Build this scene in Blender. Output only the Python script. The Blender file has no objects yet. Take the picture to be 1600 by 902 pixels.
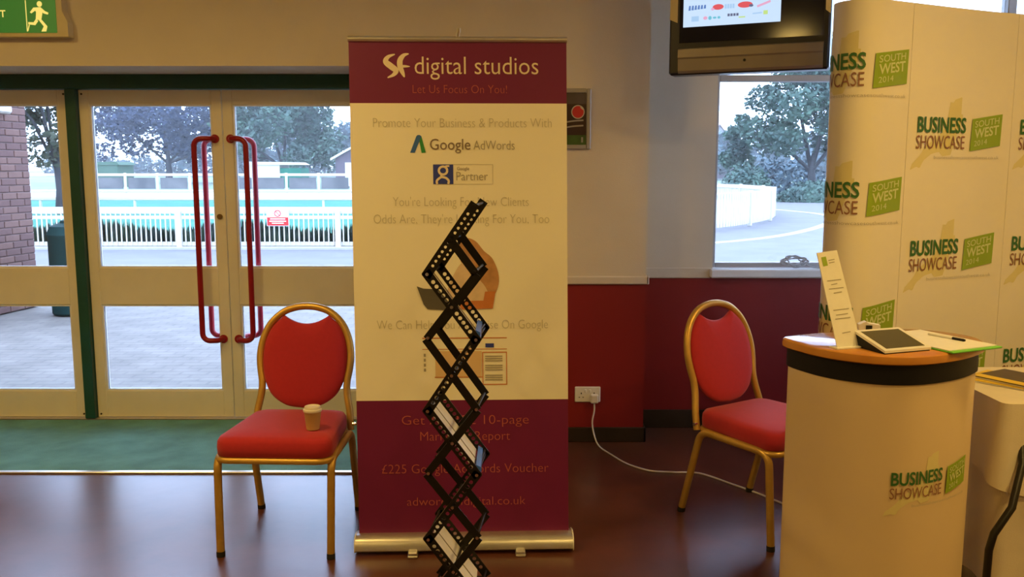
import bpy, math, random
from mathutils import Vector, Matrix

# ------------------------------------------------------------------ camera, sky, exposure
SC = bpy.context.scene
COL = SC.collection
cam_d = bpy.data.cameras.new('camera'); cam = bpy.data.objects.new('camera', cam_d); COL.objects.link(cam)
cam_d.sensor_width = 36.0
cam_d.lens = 36.0 * 1400 / 1600
cam_d.clip_end = 600
cam.location = (0, 0, 1.54)
cam.rotation_euler = (math.pi / 2 - math.atan(189 / 1400), 0, 0)
SC.camera = cam
vs = SC.view_settings
vs.view_transform = 'Standard'; vs.look = 'None'; vs.gamma = 1.0; vs.use_curve_mapping = False
vs.exposure = 0.0
SC.cycles.use_denoising = True
SC.cycles.max_bounces = 8
SC.cycles.transparent_max_bounces = 16
SC.cycles.sample_clamp_indirect = 6.0

SKY = (0.58, 0.71, 1.0); SKY_S = 7.0
wd = bpy.data.worlds.new('overcast_sky'); SC.world = wd; wd.use_nodes = True
bgn = wd.node_tree.nodes['Background']
bgn.inputs[0].default_value = (*SKY, 1); bgn.inputs[1].default_value = SKY_S

LAMP = (1.0, 0.645, 0.17)      # warm ceiling lamps
LAMP_S = 104.0

HAZE = 0.0013
random.seed(7)
PI = math.pi

# ------------------------------------------------------------------ materials
def mat(name, col, rough=0.55, metal=0.0, var=0.0, scale=8.0, bump=0.0, bscale=60.0, spec=0.5, col2=None, emit=None, es=0.0, sheen=0.0):
    m = bpy.data.materials.new(name); m.use_nodes = True
    nt = m.node_tree; b = nt.nodes['Principled BSDF']
    b.inputs['Base Color'].default_value = (*col, 1)
    b.inputs['Roughness'].default_value = rough
    b.inputs['Metallic'].default_value = metal
    b.inputs['Specular IOR Level'].default_value = spec
    if sheen: b.inputs['Sheen Weight'].default_value = sheen
    if emit:
        b.inputs['Emission Color'].default_value = (*emit, 1); b.inputs['Emission Strength'].default_value = es
    tc = None
    if var or col2:
        tc = nt.nodes.new('ShaderNodeTexCoord')
        n = nt.nodes.new('ShaderNodeTexNoise'); n.inputs['Scale'].default_value = scale; n.inputs['Detail'].default_value = 6
        nt.links.new(tc.outputs['Object'], n.inputs['Vector'])
        r = nt.nodes.new('ShaderNodeValToRGB')
        lo = col2 if col2 else tuple(max(0, c * (1 - var)) for c in col)
        hi = col if col2 else tuple(min(1, c * (1 + var)) for c in col)
        r.color_ramp.elements[0].position = 0.35; r.color_ramp.elements[1].position = 0.65
        r.color_ramp.elements[0].color = (*lo, 1); r.color_ramp.elements[1].color = (*hi, 1)
        nt.links.new(n.outputs['Fac'], r.inputs['Fac']); nt.links.new(r.outputs['Color'], b.inputs['Base Color'])
    if bump:
        if not tc: tc = nt.nodes.new('ShaderNodeTexCoord')
        n2 = nt.nodes.new('ShaderNodeTexNoise'); n2.inputs['Scale'].default_value = bscale; n2.inputs['Detail'].default_value = 4
        nt.links.new(tc.outputs['Object'], n2.inputs['Vector'])
        bp = nt.nodes.new('ShaderNodeBump'); bp.inputs['Strength'].default_value = bump; bp.inputs['Distance'].default_value = 0.01
        nt.links.new(n2.outputs['Fac'], bp.inputs['Height']); nt.links.new(bp.outputs['Normal'], b.inputs['Normal'])
    return m

def glass(name, tint=(0.93, 0.97, 1.0), refl=1.0):
    m = bpy.data.materials.new(name); m.use_nodes = True
    nt = m.node_tree; nt.nodes.clear()
    o = nt.nodes.new('ShaderNodeOutputMaterial'); mx = nt.nodes.new('ShaderNodeMixShader')
    t = nt.nodes.new('ShaderNodeBsdfTransparent'); g = nt.nodes.new('ShaderNodeBsdfGlossy')
    t.inputs[0].default_value = (*tint, 1); g.inputs['Roughness'].default_value = 0.02
    fr = nt.nodes.new('ShaderNodeFresnel'); fr.inputs[0].default_value = 1.45
    nt.links.new(fr.outputs[0], mx.inputs[0]); nt.links.new(t.outputs[0], mx.inputs[1]); nt.links.new(g.outputs[0], mx.inputs[2])
    nt.links.new(mx.outputs[0], o.inputs[0])
    return m

def brick_mat(name, c1, c2, mortar, sx, sy, msize=0.012, rough=0.8):
    m = bpy.data.materials.new(name); m.use_nodes = True
    nt = m.node_tree; b = nt.nodes['Principled BSDF']; b.inputs['Roughness'].default_value = rough
    tc = nt.nodes.new('ShaderNodeTexCoord'); bt = nt.nodes.new('ShaderNodeTexBrick')
    bt.inputs['Color1'].default_value = (*c1, 1); bt.inputs['Color2'].default_value = (*c2, 1); bt.inputs['Mortar'].default_value = (*mortar, 1)
    bt.inputs['Scale'].default_value = 1.0; bt.inputs['Brick Width'].default_value = sx; bt.inputs['Row Height'].default_value = sy
    bt.inputs['Mortar Size'].default_value = msize
    nt.links.new(tc.outputs['Object'], bt.inputs['Vector'])
    n = nt.nodes.new('ShaderNodeTexNoise'); n.inputs['Scale'].default_value = 3.0; n.inputs['Detail'].default_value = 5
    nt.links.new(tc.outputs['Object'], n.inputs['Vector'])
    mx = nt.nodes.new('ShaderNodeMixRGB'); mx.blend_type = 'OVERLAY'; mx.inputs[0].default_value = 0.5
    nt.links.new(bt.outputs['Color'], mx.inputs[1]); nt.links.new(n.outputs['Fac'], mx.inputs[2])
    nt.links.new(mx.outputs[0], b.inputs['Base Color'])
    bp = nt.nodes.new('ShaderNodeBump'); bp.inputs['Strength'].default_value = 0.4; bp.inputs['Distance'].default_value = 0.01; bp.invert = True
    nt.links.new(bt.outputs['Fac'], bp.inputs['Height']); nt.links.new(bp.outputs['Normal'], b.inputs['Normal'])
    return m

def emis(name, col, s):
    return mat(name, (0.02, 0.02, 0.02), 0.4, emit=col, es=s)

M = {}
M['wall'] = mat('cream_wall_paint', (0.70, 0.62, 0.50), 0.75, var=0.04, scale=2, bump=0.08, bscale=180)
M['red_paint'] = mat('red_dado_paint', (0.235, 0.007, 0.009), 0.5, var=0.05, scale=2, bump=0.05, bscale=150)
M['ceil'] = mat('ceiling_white', (0.7, 0.66, 0.58), 0.9, var=0.03)
M['trim'] = mat('cream_gloss_trim', (0.70, 0.63, 0.52), 0.4, var=0.03)
M['skirt'] = mat('dark_skirting', (0.025, 0.014, 0.010), 0.4, var=0.2)
M['floor'] = mat('maroon_vinyl_floor', (0.115, 0.036, 0.022), 0.30, var=0.0, col2=(0.085, 0.026, 0.018), scale=5, bump=0.06, bscale=9, spec=1.0)
M['mat'] = mat('green_entrance_mat', (0.15, 0.40, 0.37), 0.95, var=0.15, scale=6, bump=0.8, bscale=260)
M['alu'] = mat('brushed_aluminium', (0.78, 0.76, 0.72), 0.32, 0.9, var=0.04, scale=20)
M['green_frame'] = mat('dark_green_frame', (0.008, 0.075, 0.065), 0.45, var=0.1, scale=4)
M['door'] = mat('cream_door_paint', (0.80, 0.74, 0.60), 0.42, var=0.05, scale=3)
M['bead'] = mat('white_glazing_bead', (0.80, 0.80, 0.82), 0.4, var=0.03)
M['glass'] = glass('door_glass')
M['handle_red'] = mat('red_plastic_handle', (0.30, 0.006, 0.018), 0.28, var=0.05)
M['brass'] = mat('brass_lock', (0.25, 0.16, 0.06), 0.35, 0.8, var=0.1)
M['gold'] = mat('gold_chair_tube', (0.62, 0.38, 0.085), 0.38, 0.55, var=0.06, scale=20)
M['red_fab'] = mat('red_chair_fabric', (0.44, 0.016, 0.030), 0.9, var=0.03, scale=60, bump=0.1, bscale=500, sheen=0.15)
M['rubber'] = mat('black_rubber', (0.012, 0.012, 0.012), 0.6, var=0.1)
M['chrome'] = mat('chrome', (0.8, 0.8, 0.8), 0.15, 1.0, var=0.02)
M['black'] = mat('black_metal', (0.010, 0.008, 0.007), 0.42, 0.2, var=0.1, scale=20)
M['black_pl'] = mat('black_plastic', (0.008, 0.008, 0.012), 0.5, var=0.1, spec=0.25)
M['white_pl'] = mat('white_plastic', (0.78, 0.76, 0.72), 0.4, var=0.02)
M['paper'] = mat('white_paper', (0.82, 0.80, 0.77), 0.7, var=0.02, scale=30)
M['cloth'] = mat('white_tablecloth', (0.70, 0.62, 0.50), 0.9, var=0.03, scale=10, bump=0.15, bscale=300)
M['ban_cream'] = mat('banner_cream_print', (0.92, 0.88, 0.77), 0.5, var=0.01, scale=3)
M['ban_maroon'] = mat('banner_maroon_print', (0.165, 0.006, 0.075), 0.5, var=0.02, scale=3)
M['ink_cream'] = mat('cream_ink', (0.86, 0.74, 0.58), 0.5, var=0.01)
M['ink_dim'] = mat('dull_rose_ink', (0.52, 0.12, 0.10), 0.5, var=0.01)
M['ink_tan'] = mat('tan_ink', (0.56, 0.52, 0.42), 0.5, var=0.01)
M['ink_brown'] = mat('brown_ink', (0.22, 0.16, 0.12), 0.5, var=0.01)
M['ink_grey'] = mat('grey_ink', (0.38, 0.35, 0.30), 0.5, var=0.01)
M['ink_navy'] = mat('navy_ink', (0.03, 0.05, 0.38), 0.5, var=0.01)
M['ink_blue'] = mat('blue_ink', (0.04, 0.14, 0.50), 0.5, var=0.01)
M['ink_dgreen'] = mat('deep_green_ink', (0.03, 0.28, 0.07), 0.5, var=0.01)
M['ink_hair'] = mat('auburn_ink', (0.50, 0.26, 0.12), 0.5, var=0.15, scale=25)
M['ink_skin'] = mat('peach_ink', (0.72, 0.55, 0.40), 0.5, var=0.06, scale=25)
M['ink_orange'] = mat('orange_ink', (0.58, 0.20, 0.06), 0.5, var=0.05, scale=25)
M['ink_amber'] = mat('amber_ink', (0.74, 0.52, 0.30), 0.5, var=0.02)
M['ink_dark'] = mat('dark_grey_ink', (0.12, 0.11, 0.10), 0.5, var=0.1)
M['ink_red'] = mat('red_ink', (0.55, 0.02, 0.02), 0.5, var=0.02)
M['ink_white'] = mat('white_ink', (0.82, 0.82, 0.80), 0.5, var=0.01)
M['disp'] = mat('display_cream_fabric', (0.84, 0.78, 0.66), 0.7, var=0.02, scale=3)
M['lime'] = mat('lime_ink', (0.28, 0.42, 0.02), 0.55, var=0.02)
M['dkgreen'] = mat('bottle_green_ink', (0.035, 0.15, 0.035), 0.55, var=0.02)
M['choc'] = mat('chocolate_ink', (0.27, 0.12, 0.07), 0.55, var=0.02)
M['olive'] = mat('pale_olive_ink', (0.74, 0.66, 0.33), 0.6, var=0.02)
M['boxtext'] = mat('pale_lime_ink', (0.66, 0.72, 0.34), 0.55, var=0.01)
M['wood'] = mat('honey_laminate', (0.62, 0.28, 0.055), 0.12, col2=(0.52, 0.21, 0.04), scale=6)
M['counter_wrap'] = mat('counter_cream_wrap', (0.74, 0.58, 0.36), 0.5, var=0.015, scale=3)
M['cup'] = mat('brown_paper_cup', (0.52, 0.33, 0.13), 0.6, var=0.04)
M['lid'] = mat('cup_lid', (0.80, 0.72, 0.60), 0.4, var=0.02)
M['blue_clip'] = mat('blue_clip', (0.06, 0.20, 0.85), 0.4, var=0.05)
M['screen_glass'] = mat('tablet_screen', (0.05, 0.045, 0.02), 0.08, var=0.05)
M['yellow'] = mat('yellow_cover', (0.75, 0.50, 0.02), 0.4, var=0.03)
M['dark_cover'] = mat('dark_cover', (0.06, 0.035, 0.025), 0.4, var=0.2, scale=30)
M['green_edge'] = mat('bright_green_card', (0.16, 0.55, 0.05), 0.5, var=0.02)
M['silver'] = mat('silver_tv_plastic', (0.30, 0.26, 0.22), 0.4, 0.35, var=0.04)
M['screen_dark'] = mat('tv_dark_glass', (0.010, 0.011, 0.028), 0.10, var=0.05, spec=0.4)
M['navy_bezel'] = mat('tv_bezel', (0.010, 0.010, 0.020), 0.3, var=0.05)
M['frame_grey'] = mat('picture_frame_grey', (0.36, 0.33, 0.29), 0.4, 0.3, var=0.05)
M['poster'] = mat('poster_dark', (0.035, 0.012, 0.012), 0.3, var=0.3, scale=9)
M['poster_top'] = mat('poster_grey', (0.075, 0.055, 0.06), 0.3, var=0.2, scale=9)
M['poster_green'] = mat('poster_green', (0.05, 0.11, 0.02), 0.3, var=0.2, scale=20)
M['wframe'] = mat('window_frame_grey', (0.42, 0.41, 0.42), 0.4, var=0.04)
M['exit_green'] = emis('exit_green_glow', (0.02, 0.13, 0.015), 1.0)
M['exit_lit'] = emis('exit_lit_yellow', (0.95, 0.72, 0.16), 1.0)
M['exit_case'] = mat('exit_case', (0.62, 0.52, 0.30), 0.4, var=0.04)
M['lamp_ring'] = mat('lamp_ring', (0.6, 0.6, 0.6), 0.4, var=0.02)
M['lamp_glow'] = emis('lamp_glow', LAMP, LAMP_S)
M['tv_on'] = emis('tv_picture', (0.60, 0.78, 1.0), 1.0)
for nm, c in dict(blue=(0.10, 0.22, 0.55), red=(0.75, 0.10, 0.12), pink=(0.80, 0.40, 0.60), teal=(0.15, 0.55, 0.70), dark=(0.12, 0.14, 0.25), lime=(0.55, 0.75, 0.25), sky=(0.40, 0.62, 0.9)).items():
    M['tv_' + nm] = emis('tv_mark_' + nm, c, 1.0)
# outside
M['pavers'] = brick_mat('block_paving', (0.185, 0.165, 0.142), (0.165, 0.147, 0.130), (0.145, 0.128, 0.115), 0.21, 0.105)
M['road'] = mat('pale_asphalt', (0.150, 0.145, 0.150), 0.9, var=0.08, scale=1.5)
M['lawn'] = mat('turquoise_lawn', (0.012, 0.150, 0.095), 0.95, var=0.12, scale=0.6)
M['field'] = mat('distant_field', (0.16, 0.22, 0.15), 0.95, var=0.2, scale=0.05)
M['kerb'] = mat('pale_kerb', (0.40, 0.38, 0.34), 0.8, var=0.05)
M['white_fence'] = mat('white_fence_paint', (0.55, 0.52, 0.45), 0.5, var=0.03)
M['mesh_panel'] = mat('grey_fence_banner', (0.075, 0.080, 0.085), 0.7, col2=(0.14, 0.14, 0.14), scale=0.9)
M['hedge'] = mat('hedge_leaf', (0.030, 0.055, 0.030), 0.7, col2=(0.012, 0.022, 0.020), scale=4)
M['bin'] = mat('green_bin', (0.003, 0.030, 0.028), 0.7, var=0.1, spec=0.2)
M['leaf_blue'] = mat('haze_tinted_leaf', (0.030, 0.050, 0.105), 0.7, col2=(0.020, 0.034, 0.075), scale=0.8)  # blue cast of the outdoor haze is put into this leaf colour
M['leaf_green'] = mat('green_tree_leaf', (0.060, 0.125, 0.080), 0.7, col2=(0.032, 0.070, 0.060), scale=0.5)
M['leaf_far'] = mat('far_tree_leaf', (0.06, 0.11, 0.13), 0.7, col2=(0.045, 0.085, 0.105), scale=0.3)  # pale blue-green of hazy distance mixed into the leaves
M['leaf_olive'] = mat('olive_tree_leaf', (0.075, 0.085, 0.055), 0.7, col2=(0.035, 0.045, 0.035), scale=1.2)
M['bark'] = mat('bark', (0.035, 0.035, 0.04), 0.9, var=0.3, scale=3)
M['brick'] = mat('red_brick', (0.19, 0.105, 0.088), 0.85, var=0.22, scale=2.5, bump=0.3, bscale=60)
M['brick_b'] = mat('brown_brick', (0.150, 0.082, 0.075), 0.85, var=0.22, scale=2.5, bump=0.3, bscale=60)
M['mortar'] = mat('mortar', (0.17, 0.12, 0.115), 0.9, var=0.1, scale=10)
M['roof'] = mat('tile_roof', (0.16, 0.10, 0.09), 0.8, var=0.15, scale=1)
M['hut_green'] = mat('hut_green', (0.05, 0.11, 0.07), 0.7, var=0.1)
M['shed'] = mat('white_shed', (0.36, 0.35, 0.38), 0.7, var=0.04)
M['shed_dark'] = mat('plum_shed', (0.10, 0.075, 0.095), 0.7, var=0.1)

# ------------------------------------------------------------------ mesh helpers
class B:
    def __init__(s): s.v = []; s.f = []; s.mi = []
    def add(s, vs, fs, mi=0):
        o = len(s.v); s.v += [tuple(p) for p in vs]; s.f += [tuple(i + o for i in f) for f in fs]; s.mi += [mi] * len(fs)
        return s
    def box(s, x0, x1, y0, y1, z0, z1, mi=0):
        vs = [(x, y, z) for z in (z0, z1) for y in (y0, y1) for x in (x0, x1)]
        return s.add(vs, [(0, 2, 3, 1), (4, 5, 7, 6), (0, 1, 5, 4), (2, 6, 7, 3), (0, 4, 6, 2), (1, 3, 7, 5)], mi)
    def bbox(s, x0, x1, y0, y1, z0, z1, b=0.004, mi=0):      # box with chamfered edges
        vs = []; 
        for (x, sx) in ((x0, 1), (x1, -1)):
            for (y, sy) in ((y0, 1), (y1, -1)):
                for (z, sz) in ((z0, 1), (z1, -1)):
                    vs += [(x, y + sy * b, z + sz * b), (x + sx * b, y, z + sz * b), (x + sx * b, y + sy * b, z)]
        def I(i, j, k, a): return ((i * 2 + j) * 2 + k) * 3 + a
        fs = []
        for i in (0, 1):
            fs.append((I(i, 0, 0, 0), I(i, 0, 1, 0), I(i, 1, 1, 0), I(i, 1, 0, 0)))
            fs.append((I(0, i, 0, 1), I(1, i, 0, 1), I(1, i, 1, 1), I(0, i, 1, 1)))
            fs.append((I(0, 0, i, 2), I(0, 1, i, 2), I(1, 1, i, 2), I(1, 0, i, 2)))
        for a in (0, 1):
            for c in (0, 1):
                fs.append((I(a, c, 0, 0), I(a, c, 1, 0), I(a, c, 1, 1), I(a, c, 0, 1)))
                fs.append((I(a, 0, c, 0), I(a, 1, c, 0), I(a, 1, c, 2), I(a, 0, c, 2)))
                fs.append((I(0, a, c, 1), I(1, a, c, 1), I(1, a, c, 2), I(0, a, c, 2)))
        for i in (0, 1):
            for j in (0, 1):
                for k in (0, 1): fs.append((I(i, j, k, 0), I(i, j, k, 1), I(i, j, k, 2)))
        return s.add(vs, fs, mi)
    def tube(s, pts, r, n=10, closed=False, mi=0, caps=True):
        pts = [Vector(p) for p in pts]; N = len(pts)
        rr = r if isinstance(r, (list, tuple)) else [r] * N
        vs = []; fs = []; up = None
        for i, p in enumerate(pts):
            if closed: t = (pts[(i + 1) % N] - pts[i - 1])
            else: t = pts[min(i + 1, N - 1)] - pts[max(i - 1, 0)]
            t.normalize()
            if up is None:
                up = Vector((0, 0, 1)) if abs(t.z) < 0.9 else Vector((1, 0, 0))
                a = t.cross(up).normalized()
            else:
                a = (a - t * a.dot(t)).normalized()
            b = t.cross(a)
            for k in range(n):
                an = 2 * PI * k / n
                vs.append(p + a * math.cos(an) * rr[i] + b * math.sin(an) * rr[i])
        M_ = N if closed else N - 1
        for i in range(M_):
            j = (i + 1) % N
            for k in range(n):
                l = (k + 1) % n
                fs.append((i * n + k, i * n + l, j * n + l, j * n + k))
        if not closed and caps:
            fs.append(tuple(reversed(range(n)))); fs.append(tuple(range((N - 1) * n, N * n)))
        return s.add(vs, fs, mi)
    def lathe(s, prof, cx=0, cy=0, cz=0, n=24, mi=0):
        vs = []; fs = []
        for r, z in prof:
            for k in range(n):
                a = 2 * PI * k / n; vs.append((cx + r * math.cos(a), cy + r * math.sin(a), cz + z))
        for i in range(len(prof) - 1):
            for k in range(n):
                l = (k + 1) % n; fs.append((i * n + k, i * n + l, (i + 1) * n + l, (i + 1) * n + k))
        fs.append(tuple(reversed(range(n)))); fs.append(tuple(range((len(prof) - 1) * n, len(prof) * n)))
        return s.add(vs, fs, mi)
    def prism(s, poly, f0, f1, mi=0):        # polygon extruded between two maps of (a, b)
        n = len(poly)
        vs = [f0(*p) for p in poly] + [f1(*p) for p in poly]
        fs = [tuple(reversed(range(n))), tuple(range(n, 2 * n))] + [(i, (i + 1) % n, n + (i + 1) % n, n + i) for i in range(n)]
        return s.add(vs, fs, mi)
    def flat(s, poly, fn, mi=0):
        return s.add([fn(*p) for p in poly], [tuple(range(len(poly)))], mi)
    def xform(s, m):
        s.v = [tuple(m @ Vector(p)) for p in s.v]; return s

def obj(name, b, m, parent=None, smooth=35, loc=None, rz=None):
    me = bpy.data.meshes.new(name); me.from_pydata(b.v, [], b.f)
    for x in (m if isinstance(m, (list, tuple)) else [m]): me.materials.append(M[x])
    if any(b.mi): me.polygons.foreach_set('material_index', b.mi)
    me.update()
    import bmesh
    bm = bmesh.new(); bm.from_mesh(me); bmesh.ops.recalc_face_normals(bm, faces=bm.faces); bm.to_mesh(me); bm.free()
    if smooth:
        me.polygons.foreach_set('use_smooth', [True] * len(me.polygons)); me.set_sharp_from_angle(angle=math.radians(smooth))
    o = bpy.data.objects.new(name, me); COL.objects.link(o)
    if parent: o.parent = parent
    if loc: o.location = loc
    if rz is not None: o.rotation_euler.z = rz
    return o
def pieces(name, b, m, parent):      # one object for each connected piece
    par = list(range(len(b.v)))
    def fd(i):
        while par[i] != i: par[i] = par[par[i]]; i = par[i]
        return i
    for f in b.f:
        for i in f[1:]: par[fd(i)] = fd(f[0])
    grp = {}
    for f in b.f: grp.setdefault(fd(f[0]), []).append(f)
    for fs in grp.values():
        ids = sorted({i for f in fs for i in f}); mp = {i: k for k, i in enumerate(ids)}
        obj(name, B().add([b.v[i] for i in ids], [tuple(mp[i] for i in f) for f in fs]), m, parent, 0)
def words(name, b, m, parent, gap):      # one object for each printed word
    par = list(range(len(b.v)))
    def fd(i):
        while par[i] != i: par[i] = par[par[i]]; i = par[i]
        return i
    for f in b.f:
        for i in f[1:]: par[fd(i)] = fd(f[0])
    grp = {}
    for f in b.f: grp.setdefault(fd(f[0]), []).append(f)
    comps = []
    for fs in grp.values():
        xs = [b.v[i][0] for f in fs for i in f]; comps.append((min(xs), max(xs), fs))
    comps.sort(key=lambda c: c[0]); cur = None; out = []
    for a, c, fs in comps:
        if cur is None or a - cur[0] > gap: cur = [c, list(fs)]; out.append(cur)
        else: cur[0] = max(cur[0], c); cur[1] += fs
    for _, fs in out:
        ids = sorted({i for f in fs for i in f}); mp = {i: k for k, i in enumerate(ids)}
        o = obj(name, B().add([b.v[i] for i in ids], [tuple(mp[i] for i in f) for f in fs]), m, parent, 0)
def rawobj(name, me, parent=None):
    o = bpy.data.objects.new(name, me); COL.objects.link(o)
    if parent: o.parent = parent
    return o
def tag(o, label, cat, group=None):
    o['label'] = label; o['category'] = cat
    if group: o['group'] = group
    return o
def thing(name, label, cat, loc=(0, 0, 0), rz=0, group=None):
    o = bpy.data.objects.new(name, None); o.empty_display_size = 0.1; COL.objects.link(o)
    o.location = loc; o.rotation_euler = (0, 0, rz)
    return tag(o, label, cat, group)
def struct(name, b=None, m=None, label=None, parent=None, smooth=0, loc=None):
    if b is None:
        o = bpy.data.objects.new(name, None); o.empty_display_size = 0.1; COL.objects.link(o)
        if loc: o.location = loc
    else: o = obj(name, b, m, parent, smooth, loc)
    o['kind'] = 'structure'
    if label: o['label'] = label
    return o
def copy_tree(o, parent=None):
    c = o.copy(); COL.objects.link(c); c.parent = parent
    for ch in list(o.children): copy_tree(ch, c)
    return c
def catmull(P, n=12, closed=False):
    out = []; N = len(P)
    g = (lambda k: P[k % N]) if closed else (lambda k: P[max(0, min(N - 1, k))])
    for i in range(N if closed else N - 1):
        p0, p1, p2, p3 = g(i - 1), g(i), g(i + 1), g(i + 2)
        for j in range(n):
            t = j / n
            out.append(tuple(.5 * (2 * b + (c - a) * t + (2 * a - 5 * b + 4 * c - d) * t * t + (3 * b - a - 3 * c + d) * t ** 3) for a, b, c, d in zip(p0, p1, p2, p3)))
    if not closed: out.append(tuple(P[-1]))
    return out
def ell(cx, cy, rx, ry, n=20, a0=0, a1=2 * PI):
    return [(cx + rx * math.cos(a0 + (a1 - a0) * i / n), cy + ry * math.sin(a0 + (a1 - a0) * i / n)) for i in range(n)]

_cache = {}
def text2d(s, off=0.0):
    k = (s, off)
    if k in _cache: return _cache[k]
    cu = bpy.data.curves.new('t', 'FONT'); cu.body = s; cu.offset = off; cu.resolution_u = 3
    o = bpy.data.objects.new('t', cu); COL.objects.link(o)
    me = bpy.data.meshes.new_from_object(o)
    v = [(p.co.x, p.co.y) for p in me.vertices]; f = [tuple(p.vertices) for p in me.polygons]
    bpy.data.objects.remove(o); bpy.data.meshes.remove(me); bpy.data.curves.remove(cu)
    _cache[k] = (v, f); return v, f
_h = text2d('H')[0]; CAP = max(p[1] for p in _h) - min(p[1] for p in _h)
def text(b, s, x0, x1, base, cap, fn, off=0.0, mi=0, shear=0.0):
    v, f = text2d(s, off)
    a = min(p[0] for p in v); c = max(p[0] for p in v)
    k = (x1 - x0) / (c - a); h = cap / CAP
    b.add([fn(x0 + (p[0] - a) * k + shear * p[1] * h, base + p[1] * h) for p in v], f, mi)
    return b

# ------------------------------------------------------------------ room shell
HC = 3.0
XL, XR, YB = -5.6, 3.5, -5.5
struct('floor', B().box(XL, XR + 0.1, YB, 5.45, -0.12, 0.0), 'floor', 'maroon brown glossy vinyl floor')
struct('ceiling', B().box(XL - 0.2, XR + 0.2, YB - 0.2, 5.6, HC, HC + 0.15), 'ceil', 'plain ceiling')
YP = 4.92
w = B()
w.box(-0.80, 0.741, YP, 5.50, 0.92, HC, 0); w.box(-0.80, 0.741, YP, 5.50, 0, 0.92, 1)
w.box(XL, -0.80, YP, 5.50, 2.08, HC, 0)
w.box(XL, -4.37, YP, 5.50, 0.92, 2.08, 0); w.box(XL, -4.37, YP, 5.50, 0, 0.92, 1)
struct('wall_back', w, ['wall', 'red_paint'], 'cream wall over the glass doors with red lower half')
w = B()
YW = 5.2
w.box(0.741, 1.17, YW, 5.50, 0.92, HC, 0); w.box(0.741, XR, YW, 5.50, 0, 0.905, 1)
w.box(1.17, XR, YW, 5.50, 2.72, HC, 0); w.box(0.741, 1.17, YW, 5.50, 0.905, 0.92, 1)
struct('wall_bay', w, ['wall', 'red_paint'], 'recessed window bay wall with red lower half')
w = B()
w.box(XR, XR + 0.2, YB, 4.45, 0, HC); w.box(XR, XR + 0.2, 4.45, 5.5, 0, 0.9, 1); w.box(XR, XR + 0.2, 4.45, 5.5, 2.72, HC)
w.box(XR, XR + 0.2, 5.12, 5.5, 0.9, 2.72)
struct('wall_right', w, ['wall', 'red_paint'], 'cream side wall')
struct('wall_left', B().box(XL - 0.2, XL, YB, 5.5, 0, HC), 'wall', 'cream side wall')
struct('wall_rear', B().box(XL - 0.2, XR + 0.2, YB - 0.2, YB, 0, HC), 'wall', 'cream rear wall')
# dado rails, skirtings
t = B(); t.bbox(-0.80, 0.757, YP - 0.018, YP, 0.90, 0.946, 0.006); t.bbox(0.741, 0.757, YP - 0.018, YW, 0.90, 0.946, 0.004)
struct('trim_1', t, 'trim', 'cream dado rail')
struct('trim_2', B().bbox(0.757, 1.16, YW - 0.014, YW, 0.90, 0.962, 0.005), 'trim', 'cream dado rail in the window bay')
struct('baseboard_back', B().bbox(-0.80, 0.755, YP - 0.014, YP, 0, 0.085, 0.004), 'skirt', 'dark skirting')
struct('baseboard_bay', B().bbox(0.741, XR, YW - 0.014, YW, 0, 0.11, 0.004), 'skirt', 'dark skirting')
struct('baseboard_corner', B().bbox(0.741, 0.755, YP - 0.014, YW, 0, 0.085, 0.004), 'skirt', 'dark skirting')

# entrance mat and strip
tag(obj('entrance_mat', B().bbox(-4.35, -0.82, 4.405, 5.335, 0.0, 0.008, 0.003), 'mat', smooth=0), 'green ribbed entrance mat lying before the glass doors', 'mat')
tag(obj('edging_strip', B().bbox(-4.36, -0.75, 4.375, 4.405, 0.0, 0.010, 0.003), 'alu', smooth=0), 'bright aluminium edging strip along the green mat', 'floor strip')

# ------------------------------------------------------------------ door frame and doors
YD = 5.40
fr = struct('trim_3', None, label='dark green door frame'); fr.location = (0, 0, 0)
obj('header', B().bbox(-4.37, -0.80, YD - 0.06, YD + 0.06, 1.997, 2.08, 0.004), 'green_frame', fr, 0)
obj('threshold', B().bbox(-4.37, -0.80, YD - 0.05, YD + 0.07, 0.0, 0.012, 0.003), 'alu', fr, 0)
for a, c in ((-2.618, -2.556), (-0.868, -0.80), (-4.37, -4.306)):
    obj('post', B().bbox(a, c, YD - 0.06, YD + 0.06, 0.012, 1.997, 0.004), 'green_frame', fr, 0)

def handle(parent, x, side, yy, z0=0.49, z1=1.695):
    # D pull: fixed on the stile at x, cranked sideways by side and out along yy
    dx = side * 0.105
    P = [(x, yy * 0.02, z1)] + [(x + side * 0.02, yy * 0.075, z1), (x + dx - side * 0.045, yy * 0.085, z1)]
    for i in range(7):
        a = i / 6 * PI / 2
        P.append((x + dx - side * 0.045 + side * 0.045 * math.sin(a), yy * 0.085, z1 - 0.045 + 0.045 * math.cos(a)))
    for i in range(7):
        a = i / 6 * PI / 2
        P.append((x + dx - side * 0.045 + side * 0.045 * math.cos(a), yy * 0.085, z0 + 0.045 - 0.045 * math.sin(a)))
    P += [(x + side * 0.02, yy * 0.075, z0), (x, yy * 0.02, z0)]
    h = obj('handle', B().tube(P, 0.0165, 12), 'handle_red', parent, 50)
    for z in (z0, z1):
        obj('rose', B().tube([(x, yy * 0.0225, z), (x, yy * 0.031, z)], 0.026, 14), 'handle_red', h, 40)
    return h

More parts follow.
